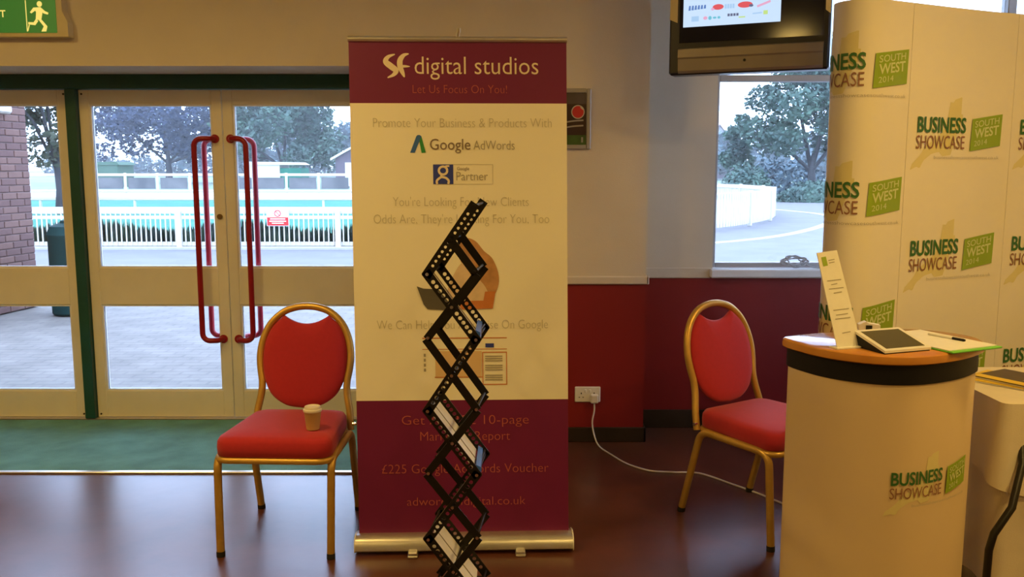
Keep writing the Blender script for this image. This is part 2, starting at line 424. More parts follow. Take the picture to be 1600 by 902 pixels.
def door(n, x0, x1, lead, label):
    # lead: +1 if the meeting stile is on the right
    d = struct('door_%d' % n, None, label=label)
    d.location = ((x0 + x1) / 2, YD, 0.014)
    hw = (x1 - x0) / 2 - 0.002; sL, sR = (0.066, 0.045) if lead > 0 else (0.045, 0.066)
    sL = sR = 0.060
    zt = 1.980
    y0, y1 = -0.0225, 0.0225
    obj('stile', B().bbox(-hw, -hw + sL, y0, y1, 0, zt, 0.003), 'door', d, 0)
    obj('stile', B().bbox(hw - sR, hw, y0, y1, 0, zt, 0.003), 'door', d, 0)
    obj('rail', B().bbox(-hw + sL, hw - sR, y0, y1, 1.895, zt, 0.003), 'door', d, 0)
    obj('rail', B().bbox(-hw + sL, hw - sR, y0, y1, 0.700, 0.925, 0.003), 'door', d, 0)
    obj('rail', B().bbox(-hw + sL, hw - sR, y0, y1, 0.0, 0.165, 0.003), 'door', d, 0)
    for z0, z1 in ((0.165, 0.700), (0.925, 1.895)):
        a, c = -hw + sL, hw - sR
        g = obj('pane', B().box(a, c, -0.003, 0.003, z0, z1), 'glass', d, 0)
        bd = B(); e = 0.010
        for yy in (-0.016, 0.008):
            bd.box(a, a + e, yy, yy + 0.008, z0, z1); bd.box(c - e, c, yy, yy + 0.008, z0, z1)
            bd.box(a + e, c - e, yy, yy + 0.008, z0, z0 + e); bd.box(a + e, c - e, yy, yy + 0.008, z1 - e, z1)
        obj('glazing_bead', bd, 'bead', g, 0)
    hx = lead * (hw - 0.045)
    handle(d, hx, -lead, -1); handle(d, hx, -lead, 1)
    # hinge leaf screws at the top corner
    kb = B()
    for zz in (1.955, 0.02): kb.tube([(-lead * (hw - 0.02), y0 + 0.001, zz), (-lead * (hw - 0.02), y0 - 0.004, zz)], 0.006, 8)
    obj('screw', kb, 'skirt', d, 40)
    return d
door(1, -3.462, -2.618, -1, 'cream framed glass door leaf at the far left by the exit sign')
d2 = door(2, -2.556, -1.712, 1, 'cream framed glass door leaf between green post and meeting stiles')
d3 = door(3, -1.712, -0.868, -1, 'cream framed glass door leaf behind the red chair')
door(4, -4.306, -3.462, 1, 'cream framed glass door leaf out at the left end')
lk = B(); hx = 0.42 - 0.02
lk.tube([(0.385, -0.022, 1.235), (0.385, -0.034, 1.235)], 0.016, 14)
obj('lock', lk, 'brass', d2, 40)
# ------------------------------------------------------------------ windows
YG = 5.30
def window(n, x0, x1, z0, z1, zt, mull, label, loc=(0, 0, 0), rz=0):
    wn = struct('window_%d' % n, None, label=label); wn.location = loc; wn.rotation_euler.z = rz
    f = 0.028
    fb = B()
    fb.bbox(x0, x0 + f, -0.035, 0.035, z0, z1, 0.004); fb.bbox(x1 - f, x1, -0.035, 0.035, z0, z1, 0.004)
    fb.bbox(x0 + f, x1 - f, -0.035, 0.035, z0, z0 + f, 0.004); fb.bbox(x0 + f, x1 - f, -0.035, 0.035, z1 - f, z1, 0.004)
    obj('window_frame', fb, 'wframe', wn, 0)
    obj('transom', B().bbox(x0 + f, x1 - f, -0.035, 0.035, zt, zt + 0.036, 0.004), 'wframe', wn, 0)
    xs = [x0 + f] + [q for m_ in mull for q in (m_ - 0.025, m_ + 0.025)] + [x1 - f]
    for m_ in mull: obj('mullion', B().bbox(m_ - 0.025, m_ + 0.025, -0.04, 0.04, z0 + f, z1 - f, 0.004), 'wframe', wn, 0)
    for k in range(0, len(xs), 2):
        for za, zb in ((z0 + f, zt), (zt + 0.036, z1 - f)):
            obj('pane', B().box(xs[k], xs[k + 1], -0.003, 0.003, za, zb), 'glass', wn, 0)
    return wn
w1 = window(1, 1.17, XR - 0.02, 0.955, 2.72, 2.032, [2.847], 'tall grey framed window behind the television', (0, YG, 0))
obj('window_sill', B().bbox(1.15, XR - 0.02, -0.155, -0.036, 0.905, 0.955, 0.008), 'bead', w1, 0)
w2 = struct('window_2', None, label='added unseen side window lighting the bay behind the display wall')
w2.location = (XR + 0.1, 0, 0)  # unseen window, added so that daylight reaches the bay from the side
fb = B(); f = 0.03
fb.bbox(-0.035, 0.035, 4.46, 4.49, 0.9, 2.72); fb.bbox(-0.035, 0.035, 5.09, 5.12, 0.9, 2.72); fb.bbox(-0.035, 0.035, 4.49, 5.09, 0.9, 0.93); fb.bbox(-0.035, 0.035, 4.49, 5.09, 2.69, 2.72)
obj('window_frame', fb, 'wframe', w2, 0)
obj('pane', B().box(-0.003, 0.003, 4.49, 5.09, 0.93, 2.69), 'glass', w2, 0)

# ------------------------------------------------------------------ ceiling lamps
def ceiling_lamp(x, y, label):
    t = thing('ceiling_lamp', label, 'lamp', (x, y, HC), 0, 'round ceiling lamps')
    obj('ring', B().lathe([(0.20, 0.0), (0.20, -0.05), (0.17, -0.055), (0.17, -0.0)], n=28), 'lamp_ring', t)
    obj('diffuser', B().lathe([(0.168, -0.03), (0.165, -0.05), (0.08, -0.062), (0.001, -0.065)], n=28), 'lamp_glow', t)
LP = [(-3.0, 2.9), (-1.5, 2.45), (2.3, 2.5), (2.0, 1.3), (-1.8, -0.9), (0.9, -0.9), (-3.8, -0.6)]
for k, (x, y) in enumerate(LP):
    ceiling_lamp(x, y, 'round ceiling lamp with a warm glowing diffuser overhead')

# ------------------------------------------------------------------ exit sign
ex = thing('exit_sign', 'green lit exit sign with running figure above the doors', 'exit sign', (-2.60, YP, 2.224))
W0, W1 = -0.31, 0.252
obj('case', B().prism([(W0, 0), (0.262, 0), (0.262, 0.075), (0.236, 0.13), (0.236, 0.2), (W0, 0.2)], lambda a, b: (a, 0, b), lambda a, b: (a, -0.062, b)), 'exit_case', ex, 0)
obj('face', B().box(W0 + 0.012, 0.205, -0.066, -0.0625, 0.020, 0.192), 'exit_green', ex, 0)
fy = lambda a, b: (a, -0.0675, b)
obj('lettering', text(B(), 'EXIT', -0.155, -0.058, 0.100, 0.034, fy, 0.02), 'exit_lit', ex, 0)
mn = B()
mn.flat(ell(0.123, 0.166, 0.014, 0.015, 14), fy)
mn.flat([(0.090, 0.148), (0.128, 0.150), (0.138, 0.128), (0.128, 0.085), (0.098, 0.085), (0.103, 0.125)], fy)
mn.flat([(0.090, 0.148), (0.103, 0.135), (0.078, 0.118), (0.070, 0.124)], fy)
mn.flat([(0.128, 0.150), (0.150, 0.130), (0.168, 0.122), (0.164, 0.112), (0.142, 0.118), (0.126, 0.134)], fy)
mn.flat([(0.098, 0.088), (0.112, 0.080), (0.095, 0.058), (0.058, 0.062), (0.058, 0.074), (0.086, 0.073)], fy)
mn.flat([(0.110, 0.090), (0.130, 0.086), (0.158, 0.052), (0.150, 0.026), (0.124, 0.026), (0.138, 0.052)], fy)
mn.flat([(0.048, 0.026), (0.053, 0.026), (0.053, 0.185), (0.048, 0.185)], fy)
mn.flat([(0.060, 0.060), (0.066, 0.060), (0.056, 0.028), (0.050, 0.028)], fy)
obj('running_figure', mn, 'exit_lit', ex, 0)

# ------------------------------------------------------------------ chairs
def rounded(w_f, w_b, y_f, y_b, rad, n=6):
    pts = []
    for (x, y, a0) in ((w_f - rad, y_f + rad, -PI / 2), (w_b - rad, y_b - rad, 0), (-w_b + rad, y_b - rad, PI / 2), (-w_f + rad, y_f + rad, PI)):
        for i in range(n + 1):
            a = a0 + i / n * PI / 2; pts.append((x + rad * math.cos(a), y + rad * math.sin(a)))
    return pts
def loft(rings, capmid=None):
    b = B(); n = len(rings[0]); vs = [p for r in rings for p in r]; fs = []
    for i in range(len(rings) - 1):
        for k in range(n):
            l = (k + 1) % n; fs.append((i * n + k, i * n + l, (i + 1) * n + l, (i + 1) * n + k))
    fs.append(tuple(reversed(range(n)))); fs.append(tuple(range((len(rings) - 1) * n, len(rings) * n)))
    return b.add(vs, fs)
def arc3(p0, p1, p2, r, n=7):   # rounded corner at p1
    p0, p1, p2 = Vector(p0), Vector(p1), Vector(p2)
    a = p1 + (p0 - p1).normalized() * r; c = p1 + (p2 - p1).normalized() * r
    return [tuple((1 - t) ** 2 * a + 2 * t * (1 - t) * p1 + t * t * c) for t in [i / n for i in range(n + 1)]]

def make_chair(label):
    t = thing('banquet_chair', label, 'chair', group='red and gold banquet chairs')
    # seat cushion
    out = rounded(0.232, 0.205, -0.265, 0.195, 0.055, 7)
    rings = []
    for sc, z in ((0.955, 0.408), (0.995, 0.416), (1.0, 0.445), (0.992, 0.468), (0.955, 0.483), (0.86, 0.491), (0.6, 0.496), (0.3, 0.498), (0.05, 0.498)):
        rings.append([(x * sc, (y + 0.035) * sc - 0.035, z) for x, y in out])
    obj('seat', loft(rings), 'red_fab', t, 60)
    # frame band below the cushion
    fo = rounded(0.226, 0.20, -0.258, 0.19, 0.05, 7)
    obj('seat_frame', B().tube([(x, y, 0.398) for x, y in fo], 0.0135, 8, True), 'gold', t, 60)
    for s in (-1, 1):
        pf = (s * 0.222, -0.255, 0.006); kf = (s * 0.228, -0.232, 0.400); mid = (s * 0.224, 0.0, 0.400)
        kr = (s * 0.222, 0.150, 0.400); pr = (s * 0.223, 0.258, 0.006)
        pa = [mid] + arc3(mid, kf, pf, 0.055) + [pf]
        l = obj('leg', B().tube(pa, 0.0160, 12), 'gold', t, 60)
        obj('ferrule', B().tube([(pf[0], pf[1], 0.0), (pf[0], pf[1] + 0.001, 0.022)], 0.0175, 12), 'rubber', l, 60)
        pa = [mid] + arc3(mid, kr, pr, 0.055) + [pr]
        l = obj('leg', B().tube(pa, 0.0160, 12), 'gold', t, 60)
        obj('ferrule', B().tube([(pr[0], pr[1], 0.0), (pr[0], pr[1] - 0.004, 0.022)], 0.0175, 12), 'rubber', l, 60)
        obj('bolt', B().tube([(s * 0.222, 0.178, 0.425), (s * 0.238, 0.178, 0.425)], 0.008, 10), 'chrome', t, 60)
    # back hoop
    def ly(z): return 0.185 + (z - 0.40) * 0.245
    half = [(0.212, 0.395), (0.206, 0.47), (0.192, 0.545), (0.190, 0.60), (0.200, 0.66), (0.203, 0.72), (0.190, 0.79), (0.158, 0.853), (0.105, 0.900), (0.050, 0.920), (0.0, 0.925)]
    full = [(-x, z) for x, z in half] + [(x, z) for x, z in reversed(half[:-1])]
    P = [(x, ly(z), z) for x, z in catmull(full, 5)]
    obj('back_frame', B().tube(P, 0.0158, 12), 'gold', t, 60)
    # oval pad with concave notch at its top
    side = catmull([(0.0, 0.487), (0.075, 0.498), (0.140, 0.540), (0.174, 0.60), (0.187, 0.66), (0.189, 0.72), (0.178, 0.785), (0.148, 0.842), (0.100, 0.886)], 5)
    notch = [(0.100 - 0.1 * k / 7, 0.850 + 0.036 * (1 - k / 7) ** 2) for k in range(1, 8)]
    rt = side[1:] + notch[:-1]
    ov = [side[0]] + rt + [notch[-1]] + [(-x, z) for x, z in reversed(rt)]
    rings = []
    cz = 0.69
    for sc, dy in ((0.05, 0.016), (0.6, 0.016), (0.94, 0.013), (1.0, 0.0), (0.985, -0.012), (0.93, -0.022), (0.75, -0.030), (0.4, -0.034), (0.05, -0.035)):
        rings.append([(x * sc, ly(cz + (z - cz) * sc) + dy, cz + (z - cz) * sc) for x, z in ov])
    obj('backrest', loft(rings), 'red_fab', t, 60)
    return t
ch = make_chair('red and gold banquet chair with paper cup on its seat, before the doors')
ch.location = (-0.930, 3.65, 0); ch.rotation_euler.z = math.radians(-2.5)
c2 = copy_tree(ch); c2['label'] = 'red and gold banquet chair partly behind the cream counter'
c2.location = (1.093, 3.791, 0); c2.rotation_euler.z = math.radians(33.4)

# cup on the seat
cu = thing('paper_cup', 'brown paper coffee cup with pale lid on a chair seat', 'cup', (-0.800, 3.495, 0.4982))
obj('body', B().lathe([(0.024, 0.0), (0.026, 0.001), (0.034, 0.076), (0.035, 0.078), (0.033, 0.079)], n=24), 'cup', cu)
obj('lid', B().lathe([(0.0365, 0.074), (0.0375, 0.078), (0.0365, 0.083), (0.033, 0.086), (0.031, 0.094), (0.029, 0.095), (0.027, 0.091), (0.004, 0.091)], n=24), 'lid', cu)

# ------------------------------------------------------------------ roller banner
ban = thing('roller_banner', 'tall cream and maroon roller banner with printed advertising', 'banner', (-0.193, 3.475, 0), math.radians(2.0))
def bl(d=0.0): return lambda x, z: (x - 0.007 * z, 0.06 * z - d, z)
def strip(z0, z1, m, name, d0=0.0):
    g = B(); n = 8
    vs = []; 
    for k in range(n + 1):
        z = z0 + (z1 - z0) * k / n
        for x in (-0.425, 0.425): vs.append(bl(d0)(x, z))
        for x in (0.425, -0.425): vs.append(bl(d0 - 0.001)(x, z))
    fs = []
    for k in range(n):
        for a in range(4): fs.append((k * 4 + a, k * 4 + (a + 1) % 4, k * 4 + 4 + (a + 1) % 4, k * 4 + 4 + a))
    fs += [(0, 1, 2, 3), (n * 4 + 3, n * 4 + 2, n * 4 + 1, n * 4)]
    return obj(name, g.add(vs, fs), m, ban, 0)
strip(1.790, 2.026, 'ban_maroon', 'top_print'); pc = strip(0.613, 1.790, 'ban_cream', 'middle_print'); strip(0.062, 0.613, 'ban_maroon', 'bottom_print')
ca = B()
ca.prism([(-0.060, 0.020), (-0.052, 0.012), (0.060, 0.012), (0.062, 0.055), (0.015, 0.070), (-0.012, 0.074), (-0.040, 0.066), (-0.056, 0.050)], lambda a, b: (-0.437, a + 0.004, b), lambda a, b: (0.437, a + 0.004, b))
obj('cassette', ca, 'alu', ban, 50)
for x in (-0.440, 0.437): obj('end_cap', B().prism([(-0.062, 0.020), (-0.054, 0.010), (0.062, 0.010), (0.064, 0.058), (0.015, 0.072), (-0.012, 0.076), (-0.042, 0.068), (-0.058, 0.052)], lambda a, b: (x, a + 0.004, b), lambda a, b: (x + 0.004, a + 0.004, b)), 'white_pl', ban, 50)
for x in (-0.205, 0.225): obj('foot', B().bbox(x - 0.02, x + 0.02, -0.090, 0.12, 0.0, 0.012, 0.004).bbox(x - 0.018, x + 0.018, -0.088, -0.050, 0.012, 0.026, 0.004), 'alu', ban, 0)
obj('top_rail', B().tube([bl()(-0.427, 2.036), bl()(0.427, 2.036)], 0.0115, 12), 'alu', ban, 50)
obj('pole', B().tube([(0.0, 0.075, 0.06), (-0.014, 0.137, 2.035)], 0.008, 10), 'alu', ban, 50)
obj('pole_hook', B().tube([bl(0.0)(0.0, 2.040), bl(0.004)(0.0, 2.056), bl(0.010)(0.004, 2.066), bl(0.012)(0.004, 2.078)], 0.008, 8), 'alu', ban, 50)
F1, F2, F3 = bl(0.0012), bl(0.0020), bl(0.0028)
def bprint(name, b, m): return obj(name, b, m, ban, 0)
# logo strokes
sf = B()
sl = lambda pts, wd: None
def stroke(b, pts, wid, fn):
    c = catmull(pts, 6); n = len(c); vs = []
    for i, p in enumerate(c):
        q = c[min(i + 1, n - 1)]; r = c[max(i - 1, 0)]
        tx, ty = q[0] - r[0], q[1] - r[1]; L = math.hypot(tx, ty) or 1
        t_ = i / (n - 1); k = wid(t_)
        vs += [fn(p[0] - ty / L * k, p[1] + tx / L * k), fn(p[0] + ty / L * k, p[1] - tx / L * k)]
    b.add(vs, [(2 * i, 2 * i + 1, 2 * i + 3, 2 * i + 2) for i in range(n - 1)])
taper = lambda k: (lambda t: k * (0.15 + 0.85 * math.sin(PI * min(1, max(0, t)))))
stroke(sf, [(-0.246, 1.978), (-0.272, 1.968), (-0.282, 1.950), (-0.262, 1.932), (-0.243, 1.916), (-0.252, 1.900), (-0.276, 1.888)], taper(0.012), F1)
stroke(sf, [(-0.192, 1.980), (-0.212, 1.974), (-0.226, 1.955), (-0.226, 1.930), (-0.216, 1.905), (-0.210, 1.890)], taper(0.011), F1)
stroke(sf, [(-0.232, 1.930), (-0.212, 1.932), (-0.188, 1.931)], taper(0.005), F2)
bprint('logo', sf, 'ink_cream')
words('lettering', text(B(), 'digital studios', -0.170, 0.314, 1.903, 0.067, F1, -0.004), 'ink_cream', ban, 0.014)
words('lettering', text(B(), 'Let Us Focus On You!', -0.179, 0.190, 1.829, 0.032, F1, -0.017), 'ink_dim', ban, 0.008)
for s_, a, c, bs, cp, m_, of in [
    ('Promote Your Business & Products With', -0.336, 0.365, 1.697, 0.036, 'ink_tan', -0.017),
    ('Google', -0.115, 0.044, 1.610, 0.042, 'ink_brown', 0.0),
    ('AdWords', 0.056, 0.218, 1.610, 0.036, 'ink_grey', -0.010),
    ('Partner', -0.013, 0.111, 1.490, 0.034, 'ink_grey', -0.008),
    ('Google', -0.010, 0.038, 1.530, 0.013, 'ink_brown', 0.0),
    ("You're Looking For New Clients", -0.264, 0.272, 1.389, 0.036, 'ink_tan', -0.017),
    ("Odds Are, They're Looking For You, Too", -0.341, 0.353, 1.321, 0.036, 'ink_tan', -0.017),
    ('We Can Help You Advertise On Google', -0.337, 0.345, 0.901, 0.036, 'ink_tan', -0.016),
    ('Get A FREE 10-page', -0.245, 0.265, 0.515, 0.037, 'ink_dim', -0.014),
    ('Marketing Report', -0.172, 0.189, 0.449, 0.037, 'ink_dim', -0.014),
    ('\u00a3225 Google Adwords Voucher', -0.328, 0.344, 0.316, 0.037, 'ink_dim', -0.014),
    ('adwords.sfdigital.co.uk', -0.230, 0.249, 0.183, 0.034, 'ink_dim', -0.014)]:
    words('lettering', text(B(), s_, a, c, bs, cp, F2, of), m_, ban, cp * 0.26)
bprint('letter_mark', B().flat([(-0.193, 1.598), (-0.175, 1.598), (-0.148, 1.662), (-0.154, 1.667), (-0.163, 1.667), (-0.168, 1.662)], F1), 'ink_blue')
bprint('letter_mark', B().flat([(-0.156, 1.642), (-0.148, 1.662), (-0.152, 1.666), (-0.148, 1.662), (-0.132, 1.599), (-0.148, 1.597)], F2), 'ink_dgreen')
gp = B()
for a, b_, c, d_ in ((-0.104, 0.1315, 1.5515, 1.553), (-0.104, 0.1315, 1.4745, 1.476), (0.130, 0.1315, 1.476, 1.5515)): gp.flat([(a, c), (b_, c), (b_, d_), (a, d_)], F1)
bprint('badge_outline', gp, 'ink_tan')
bprint('badge_square', B().flat([(-0.104, 1.475), (-0.025, 1.475), (-0.025, 1.5525), (-0.104, 1.5525)], F1), 'ink_navy')
gb = B()
stroke(gb, [(-0.065 + 0.0165 * math.cos(2 * PI * k / 12), 1.5285 + 0.0155 * math.sin(2 * PI * k / 12)) for k in range(13)], lambda t: 0.0045, F2)
stroke(gb, [(-0.062, 1.542), (-0.050, 1.546), (-0.040, 1.546)], lambda t: 0.0035, F3)
stroke(gb, [(-0.072, 1.512), (-0.070, 1.504), (-0.055, 1.500), (-0.044, 1.490), (-0.044, 1.480), (-0.047, 1.476)], lambda t: 0.0045, F3)
stroke(gb, [(-0.078, 1.500), (-0.089, 1.490), (-0.090, 1.480), (-0.087, 1.476)], lambda t: 0.0045, F3)
stroke(gb, [(-0.078, 1.500), (-0.070, 1.504)], lambda t: 0.0045, F2)
bprint('badge_letter', gb, 'ink_cream')
# printed photograph of somebody with a laptop
bprint('printed_picture', B().flat(catmull([(0.022, 1.262), (0.060, 1.250), (0.092, 1.212), (0.127, 1.179), (0.150, 1.115), (0.144, 1.059), (0.112, 1.020), (0.060, 1.06), (0.036, 1.13), (0.0, 1.17), (-0.006, 1.230)], 5, True), F1), 'ink_hair')
bprint('printed_picture', B().flat(catmull([(-0.013, 1.145), (0.020, 1.165), (0.060, 1.112), (0.100, 1.062), (0.115, 0.990), (0.0, 0.99), (-0.035, 0.995), (-0.055, 1.052)], 5, True), F2), 'ink_skin')
bprint('printed_picture', B().flat([(-0.040, 1.012), (0.088, 1.014), (0.095, 1.050), (0.137, 1.051), (0.125, 0.982), (-0.035, 0.978)], F3), 'ink_orange')
bprint('printed_picture', B().flat([(-0.176, 1.072), (-0.150, 1.063), (-0.090, 1.060), (-0.048, 1.006), (-0.052, 0.976), (-0.135, 0.981), (-0.150, 1.0)], F3), 'ink_dark')
# printed web page
pg = B()
for a, b_, c, d_ in ((-0.158, 0.180, 0.862, 0.866), (-0.158, 0.180, 0.818, 0.8205), (0.081, 0.180, 0.804, 0.808), (0.081, 0.180, 0.674, 0.678), (0.081, 0.0845, 0.678, 0.804), (0.1765, 0.180, 0.678, 0.804), (-0.11, 0.081, 0.704, 0.708)): pg.flat([(a, c), (b_, c), (b_, d_), (a, d_)], F1)
pieces('printed_page', pg, 'ink_orange', ban)
bprint('printed_page', B().flat([(-0.107, 0.708), (0.078, 0.708), (0.078, 0.812), (-0.107, 0.812)], F1), 'ink_amber')
pg = B()
for z in (0.788, 0.779, 0.770, 0.751, 0.742, 0.733, 0.711, 0.702, 0.693): pg.flat([(0.092, z), (0.162, z), (0.162, z + 0.0045), (0.092, z + 0.0045)], F2)
for z in (0.79, 0.77, 0.75, 0.73): pg.flat([(-0.153, z), (-0.145, z), (-0.145, z + 0.012), (-0.153, z + 0.012)], F2)
pieces('printed_page', pg, 'ink_grey', ban)
bprint('printed_page', B().flat([(0.094, 0.826), (0.128, 0.826), (0.128, 0.842), (0.094, 0.842)], F2), 'ink_navy')

# ------------------------------------------------------------------ zigzag literature rack
YN, YF = 2.74, 2.95
rk = thing('literature_rack', 'black zigzag folding literature rack with perforated rails', 'rack', (-0.19, 2.84, 0))
OX, OY = -0.19, 2.84
def R_(x, y, z): return (x - OX, y - OY, z)
J = [(-0.117, 1.425), (-0.261, 1.215), (-0.112, 1.010), (-0.265, 0.782), (-0.112, 0.574), (-0.268, 0.360), (-0.110, 0.142)]
def rail(b, p0, p1, y, wid, th, nh=0, hr=0.005):
    e1 = Vector((p1[0] - p0[0], 0, p1[1] - p0[1])); L = e1.length; e1 /= L; e2 = Vector((-e1.z, 0, e1.x))
    O = Vector((p0[0], y, p0[1]))
    def Pt(a, c, q): return tuple(O + e1 * a + e2 * c + Vector((0, q, 0)))
    h = wid / 2
    if not nh:
        b.prism([(-h * 0.6, -h), (L + h * 0.6, -h), (L + h * 0.6, h), (-h * 0.6, h)], lambda a, c: Pt(a, c, -th / 2), lambda a, c: Pt(a, c, th / 2)); return
    m0 = 0.022; cell = (L - 2 * m0) / nh
    for a0, a1 in ((-h * 0.6, m0), (L - m0, L + h * 0.6)):
        b.prism([(a0, -h), (a1, -h), (a1, h), (a0, h)], lambda a, c: Pt(a, c, -th / 2), lambda a, c: Pt(a, c, th / 2))
    for k in range(nh):
        a0 = m0 + k * cell; ac = a0 + cell / 2; hc = cell / 2
        outr = [(hc, 0), (hc, h), (0, h), (-hc, h), (-hc, 0), (-hc, -h), (0, -h), (hc, -h)]
        inn = [(hr * math.cos(PI / 4 * i), hr * math.sin(PI / 4 * i)) for i in range(8)]
        vs = []
        for q in (-th / 2, th / 2):
            vs += [Pt(ac + x, y_, q) for x, y_ in outr] + [Pt(ac + x, y_, q) for x, y_ in inn]
        fs = []
        for i in range(8):
            j = (i + 1) % 8
            fs += [(i, j, 8 + j, 8 + i), (16 + i, 24 + i, 24 + j, 16 + j), (8 + i, 8 + j, 24 + j, 24 + i)]
        fs += [(1, 2, 18, 17), (2, 3, 19, 18), (5, 6, 22, 21), (6, 7, 23, 22)]
        b.add(vs, fs)
def loc(p): return (p[0] - OX, p[1])
def other(i): return (J[i + 1][0] if i + 1 < len(J) else -0.268, J[i][1])       # mirrored joint at the same height
def skew(y): return 0.020 if y == YF else 0.0
for i in range(len(J) - 1):
    for y in (YN, YF):
        p0, p1 = J[i], J[i + 1]
        b = B(); rail(b, (p0[0] - OX + skew(y), p0[1]), (p1[0] - OX + skew(y), p1[1]), y - OY, 0.030, 0.004, 12, 0.0050 if i == 0 else 0.0068)
        obj('rail', b, 'black', rk, 0)
        # mirrored strut
        a = ((p0[0] + p1[0]) / 2, (p0[1] + p1[1]) / 2) if i == 0 else (J[i + 1][0], p0[1] - 0.006)
        c = (J[i][0], p1[1] + 0.006)
        b = B(); o_ = 0.006 if y == YN else -0.006
        rail(b, (a[0] - OX + skew(y), a[1]), (c[0] - OX + skew(y), c[1]), y - OY + o_, 0.025, 0.004)
        obj('strut', b, 'black', rk, 0)
    # cross tubes at joints and crossing
    for (x, z) in ((J[i][0], J[i][1]), (J[i][0], J[i + 1][1] + 0.006), ((J[i][0] + J[i + 1][0]) / 2, (J[i][1] + J[i + 1][1]) / 2)):
        obj('cross_bar', B().tube([R_(x, YN, z), R_(x + 0.020, YF, z)], 0.005, 8), 'black', rk, 50)
        obj('pivot', B().tube([R_(x, YN - 0.004, z), R_(x, YN - 0.010, z)], 0.0055, 8), 'chrome' if i else 'black', rk, 50)
# top tray is solid, the others carry a slim centre wire
def tray(i, m, name, lo=0.02, hi=0.98, off=0.010, th=0.003, parent=rk, ya=YN + 0.010, yb=YF - 0.010):
    p0, p1 = J[i], J[i + 1]
    e1 = Vector((p1[0] - p0[0], 0, p1[1] - p0[1])); e2 = Vector((-e1.z, 0, e1.x)).normalized()
    if e2.z < 0: e2 = -e2
    P0 = Vector((p0[0] - OX, 0, p0[1])) + e1 * lo + e2 * off; P1 = Vector((p0[0] - OX, 0, p0[1])) + e1 * hi + e2 * off
    b = B(); vs = []
    for q in (0, th):
        for P in (P0, P1):
            for y in (ya, yb): vs.append(tuple(P + e2 * q + Vector((0, y - OY, 0))))
    b.add(vs, [(0, 1, 3, 2), (4, 6, 7, 5), (0, 2, 6, 4), (1, 5, 7, 3), (0, 4, 5, 1), (2, 3, 7, 6)])
    if parent is not None: return obj(name, b, m, parent, 0)
    o = obj(name, b, m, None, 0, (OX, OY, 0)); return o
tray(0, 'black', 'tray', off=-0.010)
for i in range(1, 6):
    p0, p1 = J[i], J[i + 1]
    obj('tray_wire', B().tube([R_(p0[0] + 0.005, (YN + YF) / 2, p0[1]), R_(p1[0] + 0.005, (YN + YF) / 2, p1[1])], 0.0025, 6), 'silver', rk, 50)
    x, z = p1
    obj('tray_lip', B().tube([R_(x, YN, z + 0.012), R_(x + 0.020, YF, z + 0.012)], 0.004, 8), 'black', rk, 50)
for i, m_ in ((2, 'blue_clip'), (4, 'blue_clip')):
    x, z = J[i]
    b = B().prism([(x - 0.012 - OX, z - 0.022), (x + 0.012 - OX, z - 0.014), (x + 0.013 - OX, z + 0.020), (x - 0.002 - OX, z + 0.028)], lambda a, c: (a, YN - OY + 0.012, c), lambda a, c: (a, YF - OY, c))
    obj('clip', b, m_, rk, 0)
# base of the rack
obj('base', B().bbox(-0.20, 0.20, -0.11, 0.115, 0.0, 0.022, 0.005).bbox(-0.02, 0.10, YN - OY - 0.004, YF - OY + 0.004, 0.022, 0.135, 0.005), 'black', rk, 0)
for i, lb in ((3, 'cream leaflet lying in the middle tray of the black rack'), (5, 'cream leaflet lying in the lowest tray of the black rack')):
    tag(tray(i, 'paper', 'leaflet', 0.06, 0.92, 0.0, 0.004, None), lb, 'leaflet', 'leaflets in the rack')

# ------------------------------------------------------------------ picture on the pillar
pf = thing('framed_poster', 'small dark framed poster with red round emblem beside the banner', 'picture', (0.30, YP, 1.639))
x0, x1, h = -0.12, 0.125, 0.322
fb = B(); f = 0.024
fb.bbox(x0, x0 + f, -0.02, 0, 0, h, 0.004); fb.bbox(x1 - f, x1, -0.02, 0, 0, h, 0.004); fb.bbox(x0 + f, x1 - f, -0.02, 0, 0, f, 0.004); fb.bbox(x0 + f, x1 - f, -0.02, 0, h - f, h, 0.004)
obj('frame', fb, 'frame_grey', pf, 0)
obj('print', B().box(x0 + f, x1 - f, -0.010, -0.002, f, h - f), 'poster', pf, 0)
py = lambda d: (lambda a, b: (a, -0.0105 - d, b))
obj('top_band', B().flat([(x0 + f, 0.24), (x1 - f, 0.24), (x1 - f, h - f), (x0 + f, h - f)], py(0)), 'poster_top', pf, 0)
obj('bottom_band', B().flat([(x0 + f, f), (x1 - f, f), (x1 - f, 0.075), (x0 + f, 0.075)], py(0)), 'poster_green', pf, 0)
obj('emblem', B().flat(ell(0.055, 0.198, 0.036, 0.037, 24), py(0.0006)), 'ink_red', pf, 0)
eg = B(); o_ = ell(0.055, 0.198, 0.036, 0.037, 24); i_ = ell(0.055, 0.198, 0.031, 0.032, 24)
eg.add([py(0.001)(a, b) for a, b in o_ + i_], [(k, (k + 1) % 24, 24 + (k + 1) % 24, 24 + k) for k in range(24)])
eg.flat([(0.066, 0.222), (0.082, 0.208), (0.084, 0.214), (0.072, 0.226)], py(0.0012))
obj('emblem_ring', eg, 'ink_tan', pf, 0)
pl = B()
for z in (0.150, 0.122): stroke(pl, [(-0.02, z - 0.008), (0.03, z), (0.085, z + 0.004)], lambda t: 0.004, py(0.0006))
pl.flat([(0.074, 0.036), (0.084, 0.036), (0.084, 0.064), (0.074, 0.064)], py(0.0006))
pieces('print_line', pl, 'frame_grey', pf)

